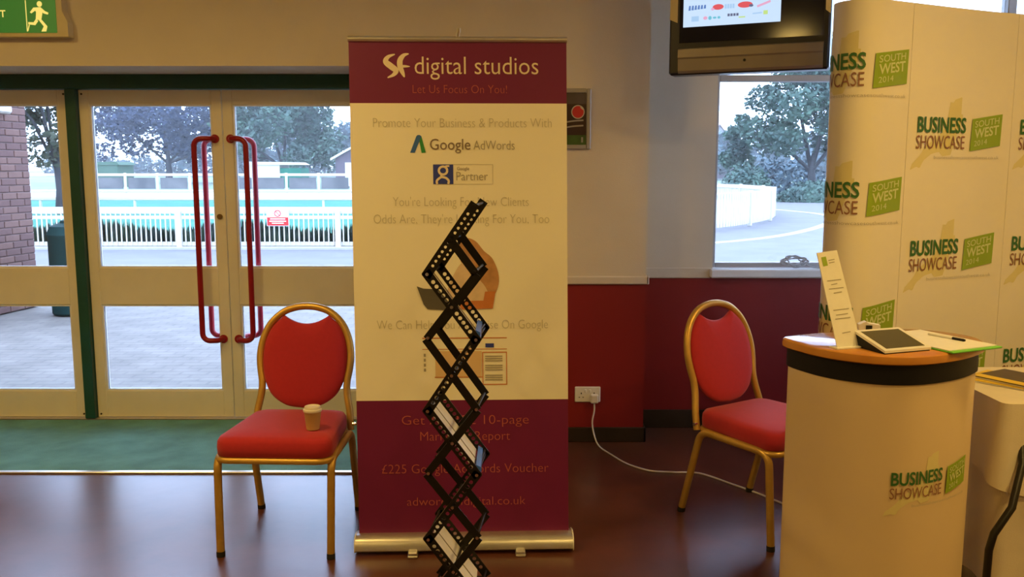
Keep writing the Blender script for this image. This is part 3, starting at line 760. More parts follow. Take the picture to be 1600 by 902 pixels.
# ------------------------------------------------------------------ wall socket, plug and cable
so = thing('wall_socket', 'white double wall socket on the red pillar', 'socket', (0.425, YP, 0.232))
obj('plate', B().bbox(-0.072, 0.072, -0.012, 0, 0, 0.088, 0.004), 'white_pl', so, 0)
hb = B()
for cx in (-0.036, 0.036):
    hb.box(cx - 0.003, cx + 0.003, -0.0128, -0.0121, 0.046, 0.056); hb.box(cx - 0.014, cx - 0.007, -0.0128, -0.0121, 0.026, 0.031); hb.box(cx + 0.007, cx + 0.014, -0.0128, -0.0121, 0.026, 0.031)
obj('pin_hole', hb, 'rubber', so, 0)
for cx in (-0.012, 0.012): obj('switch', B().bbox(cx - 0.006, cx + 0.006, -0.017, -0.0125, 0.056, 0.074, 0.0015), 'white_pl', so, 0)
pk = thing('power_cable', 'white power cable running from the socket across the floor', 'cable', (0.461, YP - 0.013, 0.0))
obj('plug', B().bbox(-0.022, 0.022, -0.034, 0.0, 0.232, 0.282, 0.006), 'white_pl', pk, 0)
cpts = [(0.461, 4.89, 0.232), (0.461, 4.885, 0.19), (0.450, 4.88, 0.12), (0.463, 4.86, 0.045), (0.485, 4.80, 0.008), (0.53, 4.68, 0.006), (0.60, 4.52, 0.006), (0.70, 4.41, 0.006), (0.82, 4.385, 0.006), (0.92, 4.38, 0.006), (0.98, 4.34, 0.006), (1.07, 4.22, 0.006), (1.16, 4.10, 0.006), (1.21, 4.02, 0.006), (1.26, 3.94, 0.006), (1.33, 3.86, 0.006), (1.42, 3.72, 0.006), (1.6, 3.60, 0.006)]
obj('cord', B().tube([(x - 0.461, y - YP + 0.013, z) for x, y, z in catmull(cpts, 6)], 0.0045, 8), 'white_pl', pk, 50)

# ------------------------------------------------------------------ television
tv = thing('television', 'flat television on a bracket showing coloured company logos', 'television', (1.10, 4.315, 1.985), math.radians(-24))
hw, th = 0.370, 0.62
obj('cabinet', B().bbox(-hw, hw, 0.0, 0.10, 0, th, 0.010), 'navy_bezel', tv, 0)
obj('back_case', B().bbox(-hw + 0.08, hw - 0.08, 0.10, 0.20, 0.06, th - 0.1, 0.03), 'black_pl', tv, 0)
obj('screen', B().box(-hw + 0.050, hw - 0.030, -0.004, 0.001, 0.150, th - 0.03), 'screen_dark', tv, 0)
SX0, SX1, SZ = -hw + 0.068, 0.150, 0.222
pic = obj('picture', B().box(SX0, SX1, -0.006, -0.0045, SZ, SZ + 0.36), 'tv_on', tv, 0)
ty = lambda a, b: (a, -0.0075, b)
marks = {'blue': B(), 'red': B(), 'pink': B(), 'teal': B(), 'dark': B(), 'lime': B(), 'sky': B()}
r0 = SZ + 0.082
for k in range(6): marks['blue'].flat([(SX0 + 0.024 + k * 0.0145, r0 - 0.006 + 0.001 * k), (SX0 + 0.035 + k * 0.0145, r0 - 0.006 + 0.001 * k), (SX0 + 0.035 + k * 0.0145, r0 + 0.016), (SX0 + 0.027 + k * 0.0145, r0 + 0.016)], ty)
marks['red'].flat(ell(SX0 + 0.165, r0 + 0.002, 0.026, 0.013), ty); marks['red'].flat(ell(SX0 + 0.290, r0 + 0.004, 0.034, 0.014), ty)
marks['pink'].flat(ell(SX0 + 0.140, r0 - 0.006, 0.008, 0.006), ty)
for k in range(4): marks['sky'].flat([(SX0 + 0.196 + k * 0.012, r0 - 0.008), (SX0 + 0.205 + k * 0.012, r0 - 0.008), (SX0 + 0.205 + k * 0.012, r0 + 0.012), (SX0 + 0.196 + k * 0.012, r0 + 0.012)], ty)
marks['dark'].flat(ell(SX0 + 0.318, r0 - 0.002, 0.010, 0.006), lambda a, b: (a, -0.009, b))
stroke(marks['pink'], [(SX0 + 0.345, r0 - 0.008), (SX0 + 0.375, r0 + 0.002), (SX0 + 0.405, r0 + 0.012)], lambda t: 0.005, ty)
r1 = SZ + 0.036
marks['sky'].flat([(SX0 + 0.04, r1 - 0.012), (SX0 + 0.075, r1 - 0.012), (SX0 + 0.075, r1 + 0.012), (SX0 + 0.04, r1 + 0.012)], ty)
marks['pink'].flat(ell(SX0 + 0.106, r1 + 0.001, 0.010, 0.008), ty)
marks['teal'].flat(ell(SX0 + 0.128, r1, 0.008, 0.009), ty); marks['teal'].flat(ell(SX0 + 0.150, r1, 0.009, 0.005), ty); marks['teal'].flat(ell(SX0 + 0.170, r1, 0.007, 0.006), ty)
for k in range(4): marks['dark'].flat([(SX0 + 0.210 + k * 0.0135, r1 + 0.002), (SX0 + 0.2205 + k * 0.0135, r1 + 0.002), (SX0 + 0.2205 + k * 0.0135, r1 + 0.014), (SX0 + 0.210 + k * 0.0135, r1 + 0.014)], ty)
marks['lime'].flat([(SX0 + 0.262, r1 - 0.008), (SX0 + 0.292, r1 - 0.008), (SX0 + 0.292, r1 - 0.002), (SX0 + 0.262, r1 - 0.002)], ty)
marks['sky'].flat([(SX0 + 0.325, r1 + 0.004), (SX0 + 0.368, r1 + 0.006), (SX0 + 0.368, r1 + 0.012), (SX0 + 0.325, r1 + 0.010)], ty)
marks['lime'].flat([(SX0 + 0.374, r1), (SX0 + 0.394, r1), (SX0 + 0.394, r1 + 0.018), (SX0 + 0.374, r1 + 0.018)], ty)
for k, b in marks.items(): pieces('screen_logo', b, 'tv_' + k, tv)
obj('speaker_bar', B().prism([(0.006, 0.0), (0.018, -0.010), (0.072, -0.014), (0.080, -0.020), (0.118, -0.016), (0.124, 0.0)], lambda a, b: (-hw + 0.048, b, a), lambda a, b: (hw - 0.026, b, a)), 'silver', tv, 0)
obj('sensor', B().tube([(-0.005, -0.013, 0.055), (-0.005, -0.018, 0.055)], 0.0065, 12), 'rubber', tv, 50)
for a, c in ((-hw + 0.003, -hw + 0.040), (hw - 0.024, hw - 0.003)):
    obj('side_trim', B().prism([(a, 0.262), (c, 0.245), (c, th - 0.02), (a, th - 0.02)], lambda x, z: (x, 0.0, z), lambda x, z: (x, -0.006, z)), 'exit_case', tv, 0)
obj('bracket', B().bbox(-0.03, 0.03, 0.20, 0.26, 0.25, HC - 1.985, 0.006).bbox(-0.10, 0.10, 0.16, 0.30, HC - 1.985 - 0.02, HC - 1.985, 0.004), 'black', tv, 0)

# cable coil on the window sill
cc = []
for k in range(120):
    a = k / 120 * 2 * PI * 4; q = k / 120
    cc.append((1.645 + 0.085 * math.cos(a) * (0.75 + 0.3 * math.sin(2.3 * a)), 5.195 + 0.03 * math.sin(a + 0.7), 0.998 + 0.030 * math.sin(a) * (0.8 + 0.3 * math.cos(1.7 * a))))
cc += [(1.72, 5.19, 0.975), (1.77, 5.195, 0.962), (1.84, 5.20, 0.961)]
tag(obj('cable_coil', B().tube(catmull(cc, 3), 0.0045, 7), 'wframe', smooth=50), 'loose grey cable coil on the window sill', 'cable')

# ------------------------------------------------------------------ pop-up display wall
DW = catmull([(1.64, 4.13), (1.49, 4.10), (1.385, 3.985), (1.412, 3.875), (1.52, 3.845), (1.70, 3.93), (2.0, 4.08), (2.3, 4.21), (2.7, 4.33), (3.1, 4.40)], 14)
DS = [0.0]
for a, b in zip(DW, DW[1:]): DS.append(DS[-1] + math.dist(a, b))
def wall_at(s, path, acc):
    s = max(0.0, min(acc[-1] - 1e-6, s))
    lo, hi = 0, len(acc) - 2
    while lo < hi:
        m_ = (lo + hi + 1) // 2
        if acc[m_] <= s: lo = m_
        else: hi = m_ - 1
    t_ = (s - acc[lo]) / (acc[lo + 1] - acc[lo])
    x = path[lo][0] + (path[lo + 1][0] - path[lo][0]) * t_; y = path[lo][1] + (path[lo + 1][1] - path[lo][1]) * t_
    i0, i1 = max(lo - 1, 0), min(lo + 2, len(path) - 1)
    def tan(i):
        a, b = path[max(i - 1, 0)], path[min(i + 1, len(path) - 1)]; v = Vector((b[0] - a[0], b[1] - a[1])); return v.normalized()
    tg = (tan(lo) * (1 - t_) + tan(lo + 1) * t_).normalized()
    return x, y, tg
def smap(path, acc, d, s0=0.0, z0=0.0, ox=0, oy=0):
    def fn(s, z):
        x, y, t_ = wall_at(s0 + s, path, acc)
        return (x + t_.y * d - ox, y - t_.x * d - oy, z0 + z)
    return fn
SOFF = DS[70] - 0.774          # arc length shift relative to the seam
dw = thing('display_wall', 'tall curved cream pop-up display wall with green event logos', 'display', (2.0, 4.1, 0))
DX, DY = 2.0, 4.1
def wpanel(name, s0, s1, z0, z1, path, acc, m, parent, ox, oy, th=0.006, n=24, d=0.0):
    fo = smap(path, acc, d, 0, 0, ox, oy); bi = smap(path, acc, d - th, 0, 0, ox, oy)
    vs = []
    for k in range(n + 1):
        s = s0 + (s1 - s0) * k / n
        vs += [fo(s, z0), fo(s, z1), bi(s, z1), bi(s, z0)]
    fs = []
    for k in range(n):
        for a in range(4): fs.append((k * 4 + a, k * 4 + (a + 1) % 4, k * 4 + 4 + (a + 1) % 4, k * 4 + 4 + a))
    fs += [(0, 1, 2, 3), (n * 4 + 3, n * 4 + 2, n * 4 + 1, n * 4)]
    return obj(name, B().add(vs, fs), m, parent, 30)
seams = [0.0, 0.786 + SOFF, 1.452 + SOFF, DS[-1]]
for a, c in zip(seams, seams[1:]): wpanel('panel', a + 0.001, c - 0.001, 0.02, 2.235, DW, DS, 'disp', dw, DX, DY, n=40)
for s in seams[1:-1]: wpanel('magnet_bar', s - 0.012, s + 0.012, 0.03, 2.22, DW, DS, 'alu', dw, DX, DY, 0.006, 2, -0.008)
wpanel('base_rail', 0.3, DS[-1], 0.0, 0.018, DW, DS, 'alu', dw, DX, DY, 0.02, 40)

def grid_poly(b, quad, fn, n=10, mi=0):        # bilinear quad (TL, TR, BR, BL)
    TL, TR, BR, BL = quad; vs = []
    for k in range(n + 1):
        t_ = k / n
        vs += [fn(TL[0] + (TR[0] - TL[0]) * t_, TL[1] + (TR[1] - TL[1]) * t_), fn(BL[0] + (BR[0] - BL[0]) * t_, BL[1] + (BR[1] - BL[1]) * t_)]
    b.add(vs, [(2 * k, 2 * k + 2, 2 * k + 3, 2 * k + 1) for k in range(n)], mi)
def strips(b, poly, fn, n=30):       # polygon cut into narrow upright strips so that it follows a curved wall
    x0 = min(p[0] for p in poly); x1 = max(p[0] for p in poly); N = len(poly)
    def cuts(x):
        ys = []
        for i in range(N):
            (a, b_), (c, d) = poly[i], poly[(i + 1) % N]
            if (a <= x < c) or (c <= x < a): ys.append(b_ + (d - b_) * (x - a) / (c - a))
        return sorted(ys)
    w_ = (x1 - x0) / n
    for k in range(n):
        xa, xb = x0 + k * w_, x0 + (k + 1) * w_
        A, C = cuts(xa + w_ * 0.02), cuts(xb - w_ * 0.02)
        if len(A) != len(C): A = C = cuts((xa + xb) / 2)
        for j in range(0, len(A) - 1, 2):
            b.add([fn(xa, A[j]), fn(xb, C[j]), fn(xb, C[j + 1]), fn(xa, A[j + 1])], [(0, 1, 2, 3)])
def logo(parent, mk):
    # mk(d) gives a map of (s, z) raised by d
    mp = B(); f1, f2, f3 = mk(0.0010), mk(0.0045), mk(0.0062)
    mp2 = [(0.205, 0.135), (0.225, 0.130), (0.235, 0.145), (0.283, 0.158), (0.275, 0.12), (0.290, 0.06), (0.26, 0.0), (0.24, -0.06), (0.225, -0.10), (0.17, -0.105), (0.150, -0.085), (0.10, -0.095), (0.05, -0.125), (0.03, -0.16), (0.01, -0.150), (-0.03, -0.165), (-0.02, -0.14), (0.03, -0.10), (0.06, -0.06), (0.12, -0.03), (0.17, 0.01), (0.20, 0.05)]
    strips(mp, mp2, f1); obj('county_map', mp, 'olive', parent, 0)
    obj('logo_lettering', text(B(), 'BUSINESS', 0.0, 0.312, 0.0, 0.064, f2, 0.022), 'dkgreen', parent, 0)
    obj('logo_lettering', text(B(), 'SHOWCASE', -0.004, 0.308, -0.072, 0.057, f2, 0.0), 'choc', parent, 0)
    gb_ = B(); grid_poly(gb_, [(0.352, 0.062), (0.542, 0.088), (0.538, -0.056), (0.345, -0.082)], f2); obj('logo_box', gb_, 'lime', parent, 0)
    bx = B()
    def sh(x0): return lambda a, b: f3(a, b + 0.14 * (a - x0))
    text(bx, 'SOUTH', 0.368, 0.522, 0.024, 0.028, sh(0.368), 0.005); text(bx, 'WEST', 0.368, 0.522, -0.024, 0.040, sh(0.368), 0.02); text(bx, '2014', 0.368, 0.452, -0.060, 0.024, sh(0.368), 0.0)
    obj('logo_lettering', bx, 'boxtext', parent, 0)
    obj('logo_lettering', text(B(), 'businessshowcasesouthwest.co.uk', 0.115, 0.535, -0.117, 0.015, f2, -0.012), 'ink_grey', parent, 0)
for s0, zs in ((0.223, (1.952, 1.413, 0.874)), (0.846, (1.695, 1.152, 0.610)), (1.503, (1.695, 1.152, 0.610))):
    for z0 in zs:
        logo(dw, lambda d, s0=s0, z0=z0: smap(DW, DS, d, s0 + SOFF, z0, DX, DY))

# ------------------------------------------------------------------ promotional counter
CP = catmull([(0.908, 2.955), (0.945, 2.83), (1.0, 2.745), (1.076, 2.685), (1.162, 2.656), (1.263, 2.665), (1.387, 2.722), (1.49, 2.805), (1.55, 2.89), (1.545, 3.01), (1.43, 3.115), (1.26, 3.107), (1.11, 3.065), (0.96, 3.005)], 8, True)
ccx = sum(p[0] for p in CP) / len(CP); ccy = sum(p[1] for p in CP) / len(CP)
def inset(k):
    out = []; n = len(CP)
    for i, p in enumerate(CP):
        a, b = CP[i - 1], CP[(i + 1) % n]; t_ = Vector((b[0] - a[0], b[1] - a[1])).normalized()
        out.append((p[0] - t_.y * k - ccx, p[1] + t_.x * k - ccy))
    return out
ct = thing('promotional_counter', 'cream wrapped promotional counter with honey wood top and black band', 'counter', (ccx, ccy, 0))
def lf(levels): return loft([[(x, y, z) for x, y in inset(k)] for k, z in levels])
obj('counter_top', lf([(0.006, 0.944), (0.001, 0.948), (0.0, 0.958), (0.002, 0.970), (0.008, 0.975)]), 'wood', ct, 40)
obj('black_band', lf([(0.018, 0.880), (0.016, 0.882), (0.016, 0.942), (0.018, 0.944)]), 'black_pl', ct, 40)
obj('wrap_panel', lf([(0.022, 0.03), (0.022, 0.3), (0.022, 0.6), (0.022, 0.880)]), 'counter_wrap', ct, 40)
obj('plinth', lf([(0.03, 0.0), (0.03, 0.03)]), 'black_pl', ct, 40)
CW = [(x + ccx, y + ccy) for x, y in inset(0.022)]
CWS = [0.0]
for a, b in zip(CW, CW[1:]): CWS.append(CWS[-1] + math.dist(a, b))
logo_s0 = min(range(len(CW)), key=lambda i: math.dist(CW[i], (1.178, 2.678)))
KL = 0.62
logo(ct, lambda d: (lambda s, z: smap(CW, CWS, d, CWS[logo_s0], 0.562, ccx, ccy)(s * KL, z * KL)))
TZ = 0.975
# leaning leaflet in a card stand
lh = thing('leaflet_stand', 'tall narrow cream leaflet card leaning on the counter', 'leaflet', (1.062, 2.775, TZ), math.radians(18))
def card(d): return lambda a, z: (a - 0.06 * z, 0.36 * z - d, z)
obj('card', B().prism([(-0.042, 0.0), (0.050, 0.0), (0.040, 0.30), (-0.038, 0.294)], card(0.0), card(-0.003)), 'paper', lh, 0)
obj('card_logo', B().flat([(-0.026, 0.252), (-0.008, 0.254), (-0.008, 0.282), (-0.026, 0.280)], card(0.001)), 'lime', lh, 0)
pl = B()
for z, a, c in ((0.268, -0.002, 0.022), (0.260, -0.002, 0.020), (0.205, -0.024, 0.030), (0.193, -0.012, 0.012), (0.180, -0.024, 0.032), (0.167, -0.010, 0.022), (0.115, -0.026, 0.034), (0.100, -0.020, 0.026), (0.088, -0.026, 0.032), (0.045, -0.012, 0.020)):
    pl.flat([(a, z), (c, z + 0.003), (c, z + 0.006), (a, z + 0.003)], card(0.001))
pieces('card_line', pl, 'ink_grey', lh)
obj('foot', B().bbox(-0.052, 0.052, -0.012, 0.03, 0.0, 0.006, 0.001), 'paper', lh, 0)
# tablet on a dark wedge cover
tb = thing('tablet', 'white framed tablet propped on a black wedge case on the counter', 'tablet', (1.196, 2.772, TZ), math.radians(20))
tw, td = 0.088, 0.066
def tz(x, y): return 0.006 + (y + td) / (2 * td) * 0.040
vs = [(-tw, -td, 0), (tw, -td, 0), (tw, td, 0), (-tw, td, 0), (-tw, -td, 0.004), (tw, -td, 0.004), (tw, td, 0.042), (-tw, td, 0.042)]
obj('wedge_case', B().add(vs, [(0, 3, 2, 1), (4, 5, 6, 7), (0, 1, 5, 4), (1, 2, 6, 5), (2, 3, 7, 6), (3, 0, 4, 7)]), 'black_pl', tb, 0)
def tpl(x, y, d): return (x, y, 0.0045 + d + (y + td) / (2 * td) * 0.038)
def slab(x0, x1, y0, y1, d0, d1): return B().add([tpl(x0, y0, d0), tpl(x1, y0, d0), tpl(x1, y1, d0), tpl(x0, y1, d0), tpl(x0, y0, d1), tpl(x1, y0, d1), tpl(x1, y1, d1), tpl(x0, y1, d1)], [(0, 3, 2, 1), (4, 5, 6, 7), (0, 1, 5, 4), (1, 2, 6, 5), (2, 3, 7, 6), (3, 0, 4, 7)])
obj('body', slab(-tw - 0.002, tw + 0.002, -td - 0.003, td + 0.003, 0.0002, 0.008), 'white_pl', tb, 0)
obj('screen', slab(-tw + 0.014, tw - 0.012, -td + 0.009, td - 0.009, 0.0081, 0.0088), 'screen_glass', tb, 0)
# clipboard sheets, pens, small card block
cs = thing('clipboard', 'white sign-up sheets on a bright green clipboard on the counter', 'clipboard', (1.378, 2.880, TZ), math.radians(24))
obj('board', B().bbox(-0.108, 0.112, -0.165, 0.150, 0.0, 0.006, 0.002), 'green_edge', cs, 0)
obj('sheet', B().box(-0.106, 0.106, -0.150, 0.148, 0.0062, 0.0085), 'paper', cs, 0)
for (x, y, rz, lb) in ((1.275, 3.060, 18, 'black ballpoint pen lying behind the clipboard'), (1.425, 2.905, -62, 'black and white pen lying across the sheets')):
    pn = thing('pen', lb, 'pen', (x, y, TZ + (0.0125 if x > 1.35 else 0.0045)), math.radians(rz), 'pens on the counter')
    obj('barrel', B().tube([(-0.06, 0, 0), (0.03, 0, 0)], 0.004, 10), 'black_pl' if x < 1.35 else 'white_pl', pn, 50)
    obj('cap', B().tube([(0.03, 0, 0), (0.07, 0, 0), (0.075, 0, 0)], [0.0045, 0.0045, 0.003], 10), 'black_pl', pn, 50)
    obj('pen_clip', B().bbox(0.035, 0.07, -0.001, 0.001, 0.004, 0.006, 0.0004), 'alu', pn, 0)
bx = thing('card_holder', 'small white card holder with dark slot between leaflet and clipboard', 'holder', (1.192, 2.955, TZ), math.radians(-10))
obj('holder_block', B().prism([(-0.032, 0), (0.036, 0), (0.036, 0.045), (0.0, 0.05), (-0.01, 0.056), (-0.032, 0.045)], lambda a, z: (a, -0.014, z), lambda a, z: (a, 0.018, z)), 'paper', bx, 0)
obj('slot', B().box(-0.010, 0.010, -0.0155, -0.0142, 0.010, 0.044), 'rubber', bx, 0)

# ------------------------------------------------------------------ side table with cloth
tx0, tx1, ty0, ty1, tz_ = 1.665, 2.75, 2.93, 3.44, 0.735
tt = thing('side_table', 'folding side table hidden beneath a white cloth', 'table', ((tx0 + tx1) / 2, (ty0 + ty1) / 2, 0))
ox, oy = (tx0 + tx1) / 2, (ty0 + ty1) / 2
obj('table_top', B().bbox(tx0 - ox + 0.01, tx1 - ox - 0.01, ty0 - oy + 0.01, ty1 - oy - 0.01, tz_ - 0.03, tz_ - 0.002, 0.004), 'white_pl', tt, 0)
for sx in (-1, 1):
    for sy in (-1, 1):
        xx = sx * (ox - tx0 - 0.12)
        if sy < 0 and sx < 0: P = [(1.74 - ox, 2.98 - oy, tz_ - 0.03), (1.70 - ox, 2.88 - oy, 0.56), (1.63 - ox, 2.80 - oy, 0.44), (1.572 - ox, 2.79 - oy, 0.355), (1.560 - ox, 2.79 - oy, 0.30), (1.555 - ox, 2.79 - oy, 0.0)]
        elif sy < 0: P = [(xx, -0.20, tz_ - 0.03), (xx, -0.215, 0.45), (xx + 0.02, -0.24, 0.30), (xx - 0.03, -0.275, 0.20), (xx - 0.045, -0.28, 0.0)]
        else: P = [(xx, 0.20, tz_ - 0.03), (xx, 0.21, 0.0)]
        obj('leg', B().tube(P, 0.0125, 10), 'black', tt, 60)
def drape(zb, wob, ex, name, m, ph, hem):
    b = B(); out = rounded((tx1 - tx0) / 2 + ex, (tx1 - tx0) / 2 + ex, ty0 - oy - ex, ty1 - oy + ex, 0.03, 4)
    # densify outline
    pts = []
    for i in range(len(out)):
        a, c = out[i], out[(i + 1) % len(out)]; L = math.dist(a, c); k = max(1, int(L / 0.02))
        for j in range(k): pts.append((a[0] + (c[0] - a[0]) * j / k, a[1] + (c[1] - a[1]) * j / k))
    n = len(pts); rings = []; lv = 10; acc = 0
    cum = [0.0]
    for i in range(n): cum.append(cum[-1] + math.dist(pts[i], pts[(i + 1) % n]))
    rings.append([(x * 0.1, y * 0.1, tz_ + ex + 0.002) for x, y in pts]); rings.append([(x * 0.985, y * 0.97, tz_ + ex + 0.002) for x, y in pts])
    for k in range(lv + 1):
        q = k / lv; r = []
        for i, (x, y) in enumerate(pts):
            a, c = pts[i - 1], pts[(i + 1) % n]; t_ = Vector((c[0] - a[0], c[1] - a[1])).normalized()
            o_ = wob * q * (math.sin(cum[i] * 34 + ph) + 0.5 * math.sin(cum[i] * 17 + 1.7 * ph)) + 0.012 * q
            zz = tz_ + ex - q * (tz_ + ex - zb - hem(x, y))
            r.append((x + t_.y * o_, y - t_.x * o_, zz))
        rings.append(r)
    nn = len(rings[0]); fs = []
    vs = [p for r in rings for p in r]
    for i in range(len(rings) - 1):
        for k in range(nn):
            l = (k + 1) % nn; fs.append((i * nn + k, i * nn + l, (i + 1) * nn + l, (i + 1) * nn + k))
    fs.append(tuple(reversed(range(nn))))
    return obj(name, b.add(vs, fs), m, None, 60, (ox, oy, 0))
tag(drape(0.10, 0.007, 0.004, 'tablecloth', 'cloth', 0.4, lambda x, y: 0.0 if x < -0.3 else min(0.30, (x + 0.3) * 0.6)), 'long white tablecloth hanging to the floor on the side table', 'tablecloth')
tag(drape(0.50, 0.010, 0.024, 'tablecloth_overlay', 'cloth', 1.3, lambda x, y: 0.05 * math.sin(x * 9 + 2.2) + 0.03 * math.cos(y * 8)), 'short white cloth overlay draped across the side table', 'tablecloth')
for (x, y, rz, z, m_, lb) in ((1.835, 3.19, 38, 0.762, 'yellow', 'yellow edged magazine at the bottom of the table pile'), (1.865, 3.17, 30, 0.7705, 'dark_cover', 'dark covered magazine with yellow bands on top of the table pile')):
    g = thing('magazine', lb, 'magazine', (x, y, z), math.radians(rz), 'magazines on the side table')
    obj('pages', B().box(-0.103, 0.103, -0.146, 0.146, 0.0004, 0.006), 'paper', g, 0)
    obj('cover', B().box(-0.105, 0.105, -0.148, 0.148, 0.006, 0.008), m_, g, 0)
    if m_ == 'dark_cover': obj('cover_band', B().box(-0.10, 0.10, -0.144, -0.10, 0.0081, 0.0086), 'yellow', g, 0); obj('cover_band', B().box(-0.10, -0.055, -0.095, 0.144, 0.0081, 0.0086), 'yellow', g, 0); obj('cover_picture', B().box(-0.03, 0.09, -0.07, 0.0, 0.0081, 0.0086), 'ink_grey', g, 0)
tag(obj('floor_cable', B().tube(catmull([(1.60, 3.12, 0.006), (1.66, 2.98, 0.006), (1.75, 2.86, 0.006), (1.72, 2.78, 0.006), (1.58, 2.76, 0.006), (1.50, 2.66, 0.006)], 6), 0.0045, 7), 'white_pl', smooth=50), 'white cable loop on the floor beneath the side table', 'cable')

# ------------------------------------------------------------------ outside
struct('paving', B().box(-14, 14, 5.46, 14.4, -0.15, -0.01), 'pavers', 'brick paved forecourt')
struct('road', B().box(-60, 60, 14.4, 17.0, -0.15, -0.012).box(2.0, 60, 17.0, 60, -0.15, -0.012), 'road', 'pale asphalt drive')
struct('kerb_strip', B().box(-30, 2.0, 17.0, 17.38, -0.15, 0.03), 'kerb', 'pale kerb below the fence')
struct('lawn', B().box(-80, 2.0, 17.38, 46, -0.15, -0.005), 'lawn', 'turquoise green lawn')
struct('track_path', B().box(-80, 2.0, 46, 57, -0.15, -0.008).box(-80, 2, 27.2, 29.0, -0.15, 0.0), 'kerb', 'white path behind the lawn')
struct('field', B().box(-260, 2.0, 57, 420, -0.15, -0.02).box(2.0, 260, 60, 420, -0.15, -0.02), 'field', 'distant field')

def picket_fence(name, label, path, h, sp, pw, rails, postn, group=None):
    t = thing(name, label, 'fence', (path[0][0], path[0][1], 0.0))
    ox, oy = path[0]
    acc = [0.0]
    for a, b in zip(path, path[1:]): acc.append(acc[-1] + math.dist(a, b))
    me = bpy.data.meshes.new('picket'); pb = B().prism([(-pw / 2, 0.06), (pw / 2, 0.06), (pw / 2, h - 0.03), (0, h), (-pw / 2, h - 0.03)], lambda a, z: (a, -0.009, z), lambda a, z: (a, 0.009, z))
    me.from_pydata(pb.v, [], pb.f); me.materials.append(M['white_fence']); me.update()
    n = int(acc[-1] / sp)
    for k in range(n):
        x, y, tg = wall_at((k + 0.5) * sp, path, acc)
        o = rawobj('picket', me, t); o.location = (x - ox, y - oy, 0); o.rotation_euler.z = math.atan2(tg.y, tg.x)
    for z, hh in rails:
        vs = []
        for (x, y) in path: vs.append((x - ox, y - oy))
        b = B(); r = []
        for i, (x, y) in enumerate(vs):
            a, c = vs[max(i - 1, 0)], vs[min(i + 1, len(vs) - 1)]; tg = Vector((c[0] - a[0], c[1] - a[1])).normalized()
            nx, ny = -tg.y, tg.x
            r.append([(x + nx * 0.015, y + ny * 0.015, z), (x + nx * 0.05, y + ny * 0.05, z), (x + nx * 0.05, y + ny * 0.05, z + hh), (x + nx * 0.015, y + ny * 0.015, z + hh)])
        V = [p for q in r for p in q]; fs = []
        for i in range(len(r) - 1):
            for k in range(4): fs.append((i * 4 + k, i * 4 + (k + 1) % 4, i * 4 + 4 + (k + 1) % 4, i * 4 + 4 + k))
        obj('fence_rail', b.add(V, fs), 'white_fence', t, 0)
    k = 0.0
    while k <= acc[-1]:
        x, y, tg = wall_at(k, path, acc)
        o = obj('fence_post', B().bbox(-0.05, 0.05, -0.05, 0.05, 0.0, h + 0.02, 0.01), 'white_fence', t, 0, (x - ox, y - oy, 0)); o.rotation_euler.z = math.atan2(tg.y, tg.x)
        k += postn
picket_fence('picket_fence', 'straight white picket fence across the drive from the doors', [(-9.47, 17.25), (-8.0, 17.25), (-5.0, 17.25), (-1.2, 17.25)], 0.70, 0.095, 0.022, ((0.04, 0.08), (0.66, 0.13)), 3.06)
picket_fence('curved_fence', 'curved white picket fence seen through the bay window', catmull([(2.6, 20.9), (4.0, 21.4), (5.4, 22.6), (6.9, 24.9), (8.0, 27.4), (8.6, 30.2), (8.5, 33.5), (7.6, 37.0)], 6), 0.92, 0.15, 0.11, ((0.06, 0.12), (0.78, 0.12)), 2.5)
kp = catmull([(2.0, 17.4), (4.3, 18.6), (6.3, 20.7), (8.3, 24.0), (9.8, 27.4), (10.3, 30.5), (9.6, 34.0)], 8)
kb = B(); vs = []
for i, p in enumerate(kp):
    a, c = kp[max(i - 1, 0)], kp[min(i + 1, len(kp) - 1)]; tg = Vector((c[0] - a[0], c[1] - a[1])).normalized()
    vs += [(p[0] + tg.y * 0.12, p[1] - tg.x * 0.12, 0), (p[0] - tg.y * 0.12, p[1] + tg.x * 0.12, 0)]
    vs += [(vs[-2][0], vs[-2][1], -0.1), (vs[-1][0], vs[-1][1], -0.1)]
fs = []
for i in range(len(kp) - 1):
    o = i * 4; fs += [(o, o + 1, o + 5, o + 4), (o, o + 4, o + 6, o + 2), (o + 1, o + 3, o + 7, o + 5)]
struct('kerb_curve', B().add(vs, fs), 'kerb', 'curved pale kerb of the drive')

# warning sign on the picket fence
stk = thing('warning_sign', 'small red and white warning sign on the straight picket fence', 'sign', (-4.49, 17.20, 0.445))
obj('sheet', B().box(-0.066, 0.066, -0.006, 0.0, -0.005, 0.095), 'ink_white', stk, 0)
obj('red_band', B().flat([(-0.064, -0.003), (0.064, -0.003), (0.064, 0.047), (-0.064, 0.047)], lambda a, b: (a, -0.0075, b)), 'ink_red', stk, 0)
rg = B()
o_ = ell(0, 0.070, 0.021, 0.021, 16); i_ = ell(0, 0.070, 0.015, 0.015, 16)
rg.add([(a, -0.0075, b) for a, b in o_ + i_], [(k, (k + 1) % 16, 16 + (k + 1) % 16, 16 + k) for k in range(16)])
rg.flat([(-0.013, 0.082), (-0.010, 0.085), (0.013, 0.058), (0.010, 0.055)], lambda a, b: (a, -0.0085, b))
obj('ban_symbol', rg, 'ink_red', stk, 0)
ln = B()
for zz, ww in ((0.034, 0.045), (0.021, 0.050), (0.009, 0.035)): ln.flat([(-ww, zz), (ww, zz), (ww, zz + 0.006), (-ww, zz + 0.006)], lambda a, b: (a, -0.0095, b))
pieces('print_line', ln, 'ink_white', stk)
stk.scale = (3.2, 1.0, 3.2)

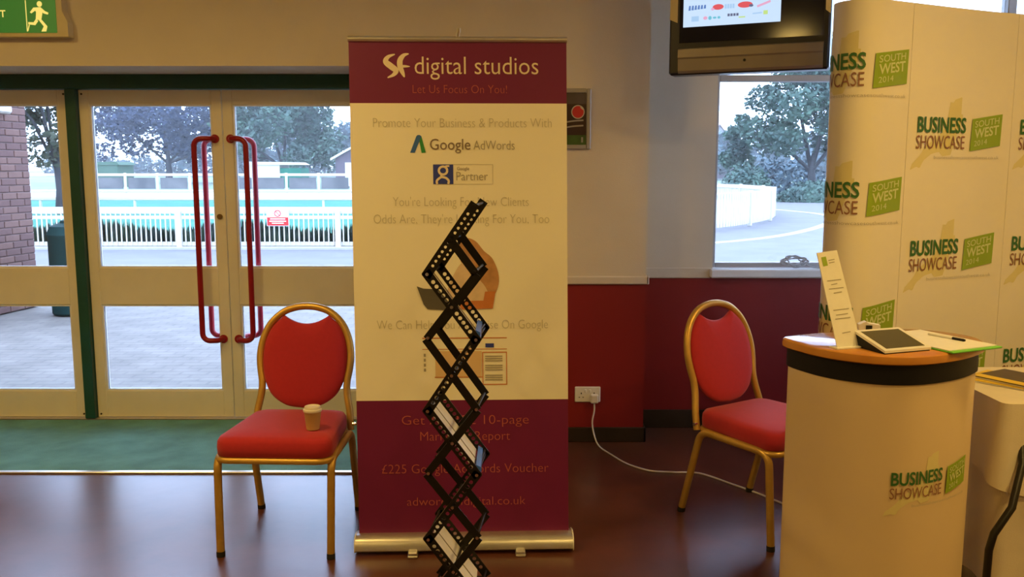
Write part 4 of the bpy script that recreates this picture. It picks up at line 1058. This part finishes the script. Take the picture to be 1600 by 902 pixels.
# far rail with grey banners
ff = thing('far_fence', 'long white rail fence with grey banners beyond the lawn', 'fence', (-20, 56, 0))
X0, X1 = -18, 12
k = X0
while k <= X1:
    obj('fence_post', B().bbox(k - 0.07, k + 0.07, -0.07, 0.07, 0, 1.22, 0.02), 'white_fence', ff, 0)
    if k + 2.0 <= X1 and int(k) % 10 != 0: obj('fence_banner', B().box(k + 0.16, k + 1.84, 0.03, 0.06, 0.22, 0.92), 'mesh_panel', ff, 0)
    k += 2.0
for z, h in ((1.02, 0.16), (0.05, 0.12)): obj('fence_rail', B().bbox(X0, X1, -0.1, 0.02, z, z + h, 0.02), 'white_fence', ff, 0)
fm = thing('running_rail', 'low white running rail crossing the lawn', 'rail', (-12, 31, 0))
k = -14
while k <= 12:
    obj('rail_post', B().bbox(k - 0.04, k + 0.04, -0.04, 0.04, 0, 0.42, 0.01), 'white_fence', fm, 0); k += 3.25
obj('rail_bar', B().bbox(-14, 12, -0.06, 0.06, 0.42, 0.54, 0.02), 'white_fence', fm, 0)

# hedge behind the near fence
hb = B(); rnd = random.Random(3)
for k in range(5200):
    x = rnd.uniform(-10.3, -1.2); y = rnd.uniform(17.36, 17.60); h = rnd.uniform(0.26, 0.58) * (0.85 + 0.15 * math.sin(x * 2.1)); a = rnd.uniform(0, PI)
    w_ = rnd.uniform(0.02, 0.05); dx, dy = math.cos(a) * w_, math.sin(a) * w_; lx = rnd.uniform(-0.08, 0.08)
    hb.add([(x - dx, y - dy, 0), (x + dx, y + dy, 0), (x + dx * 0.8 + lx * 0.6, y + dy * 0.8, h * 0.6), (x + lx, y, h), (x - dx * 0.8 + lx * 0.6, y - dy * 0.8, h * 0.6)], [(0, 1, 2, 3, 4)])
hg = obj('hedge_plants', hb, 'hedge', None, 0); tag(hg, 'dark spiky low planting behind the straight picket fence', 'plants'); hg['kind'] = 'stuff'

# litter bin
bn = thing('litter_bin', 'dark green litter bin outside by the brick wall', 'bin', (-4.66, 9.45, 0))
obj('body', B().lathe([(0.21, 0.0), (0.225, 0.02), (0.225, 0.80), (0.235, 0.82), (0.235, 0.845)], n=20), 'bin', bn)
obj('hood', B().lathe([(0.235, 0.845), (0.20, 0.93), (0.10, 0.965), (0.09, 0.99), (0.03, 1.0)], n=20), 'bin', bn)

# brick pier
bw = thing('brick_wall', 'red brick garden wall outside the left glass door', 'wall', (-5.309, 9.955, 0), math.radians(-8.85))
obj('mortar_core', B().box(-0.36, -0.012, -1.82, -0.006, 0, 2.55), 'mortar', bw, 0)
def brick_mesh(l, m):
    me = bpy.data.meshes.new('brick'); q = B().bbox(-0.10, 0.0, 0.0, l, 0, 0.065, 0.005); me.from_pydata(q.v, [], q.f); me.materials.append(M[m]); me.update(); return me
full = [brick_mesh(0.215, 'brick'), brick_mesh(0.215, 'brick_b')]; halfm = [brick_mesh(0.1025, 'brick'), brick_mesh(0.1025, 'brick_b')]
rb = random.Random(5)
for r in range(34):
    y = -1.8; z = r * 0.075 + 0.005; first = r % 2
    while y < -0.05:
        L = 0.1025 if (first or y + 0.215 > 0.001) else 0.215
        o = rawobj('brick', rb.choice(halfm if L < 0.2 else full), bw); o.location = (rb.uniform(-0.003, 0.003), y, z)
        y += L + 0.01; first = 0
wl = thing('bulkhead_light', 'white bulkhead light box high on the brick wall', 'light', (-5.345, 9.46, 2.10), math.radians(-8.85))
obj('housing', B().bbox(0.0, 0.05, -0.16, 0.16, 0.0, 0.12, 0.012), 'white_fence', wl, 0)
obj('lens', B().bbox(0.05, 0.07, -0.14, 0.14, 0.015, 0.105, 0.008), 'white_pl', wl, 0)

# trees
def tree(name, label, x, y, trunk_h, blobs, n, ls, m, seed, trunk_r=0.25, group='trees beyond the fences'):
    t = thing(name, label, 'tree', (x, y, 0), 0, group)
    r = random.Random(seed)
    tb = B().tube([(0, 0, 0), (0.05, 0, trunk_h * 0.5), (0.0, 0, trunk_h), (0.1, 0.05, trunk_h * 1.5)], [trunk_r * 1.3, trunk_r, trunk_r * 0.85, trunk_r * 0.4], 8)
    for k in range(5):
        bx_ = r.choice(blobs); tb.tube([(0, 0, trunk_h * 0.9), ((bx_[0]) * 0.5, bx_[1] * 0.5, (trunk_h + bx_[2]) * 0.5 + 0.3), (bx_[0], bx_[1], bx_[2])], [trunk_r * 0.5, trunk_r * 0.35, trunk_r * 0.15], 6)
    obj('trunk', tb, 'bark', t, 60)
    vs = []; fs = []
    tot = sum(b[3] ** 2 for b in blobs)
    for b in blobs:
        for k in range(int(n * b[3] ** 2 / tot)):
            d = Vector((r.gauss(0, 1), r.gauss(0, 1), r.gauss(0, 1))).normalized(); q = r.uniform(0.35, 1.0) ** 0.5 * (1 + 0.12 * r.gauss(0, 1))
            p = Vector((b[0] + d.x * b[3] * q, b[1] + d.y * b[3] * q, b[2] + d.z * b[4] * q))
            u = Vector((r.gauss(0, 1), r.gauss(0, 1), r.gauss(0, 0.6))).normalized(); w_ = u.cross(Vector((r.gauss(0, 1), r.gauss(0, 1), r.gauss(0, 1)))).normalized()
            s = ls * r.uniform(0.6, 1.3); o = len(vs)
            vs += [tuple(p - u * s), tuple(p + w_ * s * 0.55), tuple(p + u * s), tuple(p - w_ * s * 0.55)]; fs.append((o, o + 1, o + 2, o + 3))
    me = bpy.data.meshes.new('foliage'); me.from_pydata(vs, [], fs); me.materials.append(M[m]); me.update()
    f_ = rawobj('foliage', me, t); f_['kind'] = 'stuff'
def crown(seed, rx, ry, z0, z1, n, br):
    r = random.Random(seed); out = []
    for k in range(n):
        a = r.uniform(0, 2 * PI); q = r.uniform(0.1, 1) ** 0.5; zz = r.uniform(0, 1); k_ = math.sin(PI * (0.30 + 0.62 * zz)) 
        s = br * r.uniform(0.7, 1.2)
        out.append((rx * q * k_ * math.cos(a), ry * q * k_ * math.sin(a), z0 + (z1 - z0) * zz, s, s * 0.8))
    return out
tree('broad_tree', 'broad dark blue-grey tree beyond the lawn', -34.2, 90, 2.2, crown(1, 8.6, 5, 2.9, 13, 90, 1.6), 22000, 0.25, 'leaf_blue', 11, 0.32)
tree('green_tree', 'big rounded green tree left of the banner', -20.2, 80, 1.6, crown(2, 5.0, 4, 2.4, 11, 56, 1.5), 15000, 0.23, 'leaf_green', 12, 0.3)
tree('garden_tree', 'olive green tree behind the brick wall', -15.1, 30, 1.6, crown(3, 1.5, 1.5, 2.1, 5.5, 16, 0.7), 3000, 0.13, 'leaf_olive', 13, 0.12)
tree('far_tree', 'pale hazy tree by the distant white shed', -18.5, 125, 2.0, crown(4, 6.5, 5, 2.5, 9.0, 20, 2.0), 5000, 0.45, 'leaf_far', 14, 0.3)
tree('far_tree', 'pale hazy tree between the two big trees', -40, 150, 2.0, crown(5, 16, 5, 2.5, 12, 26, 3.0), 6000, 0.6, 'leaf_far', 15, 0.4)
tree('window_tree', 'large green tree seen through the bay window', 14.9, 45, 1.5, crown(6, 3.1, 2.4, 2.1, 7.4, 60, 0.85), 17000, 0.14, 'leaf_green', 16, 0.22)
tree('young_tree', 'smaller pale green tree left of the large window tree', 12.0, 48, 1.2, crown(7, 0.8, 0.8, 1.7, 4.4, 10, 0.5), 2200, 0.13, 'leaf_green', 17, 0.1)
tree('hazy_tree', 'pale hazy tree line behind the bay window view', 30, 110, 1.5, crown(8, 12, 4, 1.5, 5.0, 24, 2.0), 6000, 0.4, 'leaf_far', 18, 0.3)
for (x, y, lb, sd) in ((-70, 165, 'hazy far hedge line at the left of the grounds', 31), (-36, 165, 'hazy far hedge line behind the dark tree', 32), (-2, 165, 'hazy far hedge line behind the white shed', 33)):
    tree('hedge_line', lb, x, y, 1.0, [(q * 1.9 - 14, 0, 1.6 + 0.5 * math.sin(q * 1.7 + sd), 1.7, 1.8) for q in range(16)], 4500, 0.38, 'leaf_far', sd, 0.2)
def bush(label, x, y, rx, ry, rz, n, ls, m, seed):
    r = random.Random(seed); vs = []; fs = []
    for k in range(n):
        d = Vector((r.gauss(0, 1), r.gauss(0, 1), abs(r.gauss(0, 1)))).normalized(); q = r.uniform(0.5, 1.0) ** 0.5 * (1 + 0.06 * r.gauss(0, 1))
        p = Vector((d.x * rx * q, d.y * ry * q, max(0.0, d.z * rz * q)))
        u = Vector((r.gauss(0, 1), r.gauss(0, 1), r.gauss(0, 1))).normalized(); w_ = u.cross(d).normalized(); s = ls * r.uniform(0.6, 1.3); o = len(vs)
        vs += [tuple(p - u * s), tuple(p + w_ * s * 0.6), tuple(p + u * s), tuple(p - w_ * s * 0.6)]; fs.append((o, o + 1, o + 2, o + 3))
    me = bpy.data.meshes.new('foliage'); me.from_pydata(vs, [], fs); me.materials.append(M[m]); me.update()
    o = rawobj('bush', me); o.location = (x, y, 0); tag(o, label, 'bush', 'bushes beyond the window')
bush('round clipped bush left of the window tree trunk', 10.9, 42, 1.25, 1.2, 1.75, 2600, 0.10, 'leaf_green', 21)
bush('wide low bush beneath the large window tree', 14.0, 41, 1.9, 1.2, 0.95, 2600, 0.10, 'leaf_green', 22)
bush('long low dark bush right of the window tree', 17.6, 43, 2.2, 1.2, 1.0, 2600, 0.10, 'leaf_green', 23)
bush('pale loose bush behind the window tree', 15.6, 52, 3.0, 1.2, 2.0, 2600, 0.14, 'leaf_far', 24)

def house(name, label, x, y, w_, d_, he, hr, wm, rm, rz=0):
    t = thing(name, label, 'building', (x, y, 0), rz)
    obj('walls', B().prism([(-w_ / 2, 0), (w_ / 2, 0), (w_ / 2, he), (0, hr), (-w_ / 2, he)], lambda a, z: (a, 0, z), lambda a, z: (a, d_, z)), wm, t, 0)
    rb_ = B(); e = 0.35
    for s in (-1, 1):
        rb_.prism([(0, hr + 0.02), (0, hr + 0.20), (s * (w_ / 2 + e), he - (hr - he) * e / (w_ / 2) * 1.0 + 0.20), (s * (w_ / 2 + e), he - (hr - he) * e / (w_ / 2) + 0.02)], lambda a, z: (a, -0.3, z), lambda a, z: (a, d_ + 0.3, z))
    obj('roof', rb_, rm, t, 0)
    obj('shutter', B().bbox(-w_ * 0.28, w_ * 0.28, -0.05, 0.0, 0.1, he * 0.86, 0.01), 'white_fence' if wm != 'shed' else 'shed_dark', t, 0)
    return t
house('shed', 'small gabled shed with white door beyond the far fence', -12.0, 70, 3.3, 4, 2.25, 3.15, 'shed_dark', 'white_fence')
house('house', 'distant house gable seen through the bay window', 27.4, 120, 5, 8, 3.8, 7.0, 'shed', 'roof')
gs = thing('green_shed', 'low green shed beyond the far fence under the dark tree', 'building', (-33.0, 72, 0))
obj('shed_wall', B().box(-2.6, 1.6, 0, 3, 0, 1.75), 'hut_green', gs, 0)
obj('shed_roof', B().prism([(-2.8, 1.75), (1.8, 1.75), (1.5, 2.0), (-2.5, 2.0)], lambda a, z: (a, -0.1, z), lambda a, z: (a, 3.1, z)), 'hut_green', gs, 0)
obj('shed_window', B().bbox(-1.9, -0.9, -0.04, 0.0, 0.9, 1.35, 0.01), 'white_fence', gs, 0)
mq = thing('marquee', 'small white marquee with green side beyond the far fence', 'marquee', (-18.0, 70, 0))
obj('tent_wall', B().box(-2.6, 0.0, 0, 3, 0, 1.75), 'white_fence', mq, 0)
obj('green_side', B().box(0.02, 1.6, 0.1, 3, 0, 1.5), 'lawn', mq, 0)
obj('tent_roof', B().prism([(-2.8, 1.75), (1.7, 1.75), (1.3, 1.95), (-2.4, 2.0)], lambda a, z: (a, -0.1, z), lambda a, z: (a, 3.1, z)), 'white_fence', mq, 0)

# thin morning haze over the far grounds
hz = bpy.data.materials.new('haze'); hz.use_nodes = True; nt = hz.node_tree; nt.nodes.clear()
ho = nt.nodes.new('ShaderNodeOutputMaterial'); hv = nt.nodes.new('ShaderNodeVolumeScatter'); hv.inputs['Color'].default_value = (1, 1, 1, 1); hv.inputs['Density'].default_value = HAZE
nt.links.new(hv.outputs[0], ho.inputs['Volume']); M['haze'] = hz
struct('haze', B().box(-150, 150, 24, 170, -0.14, 40), 'haze', 'thin pale haze over the grounds')
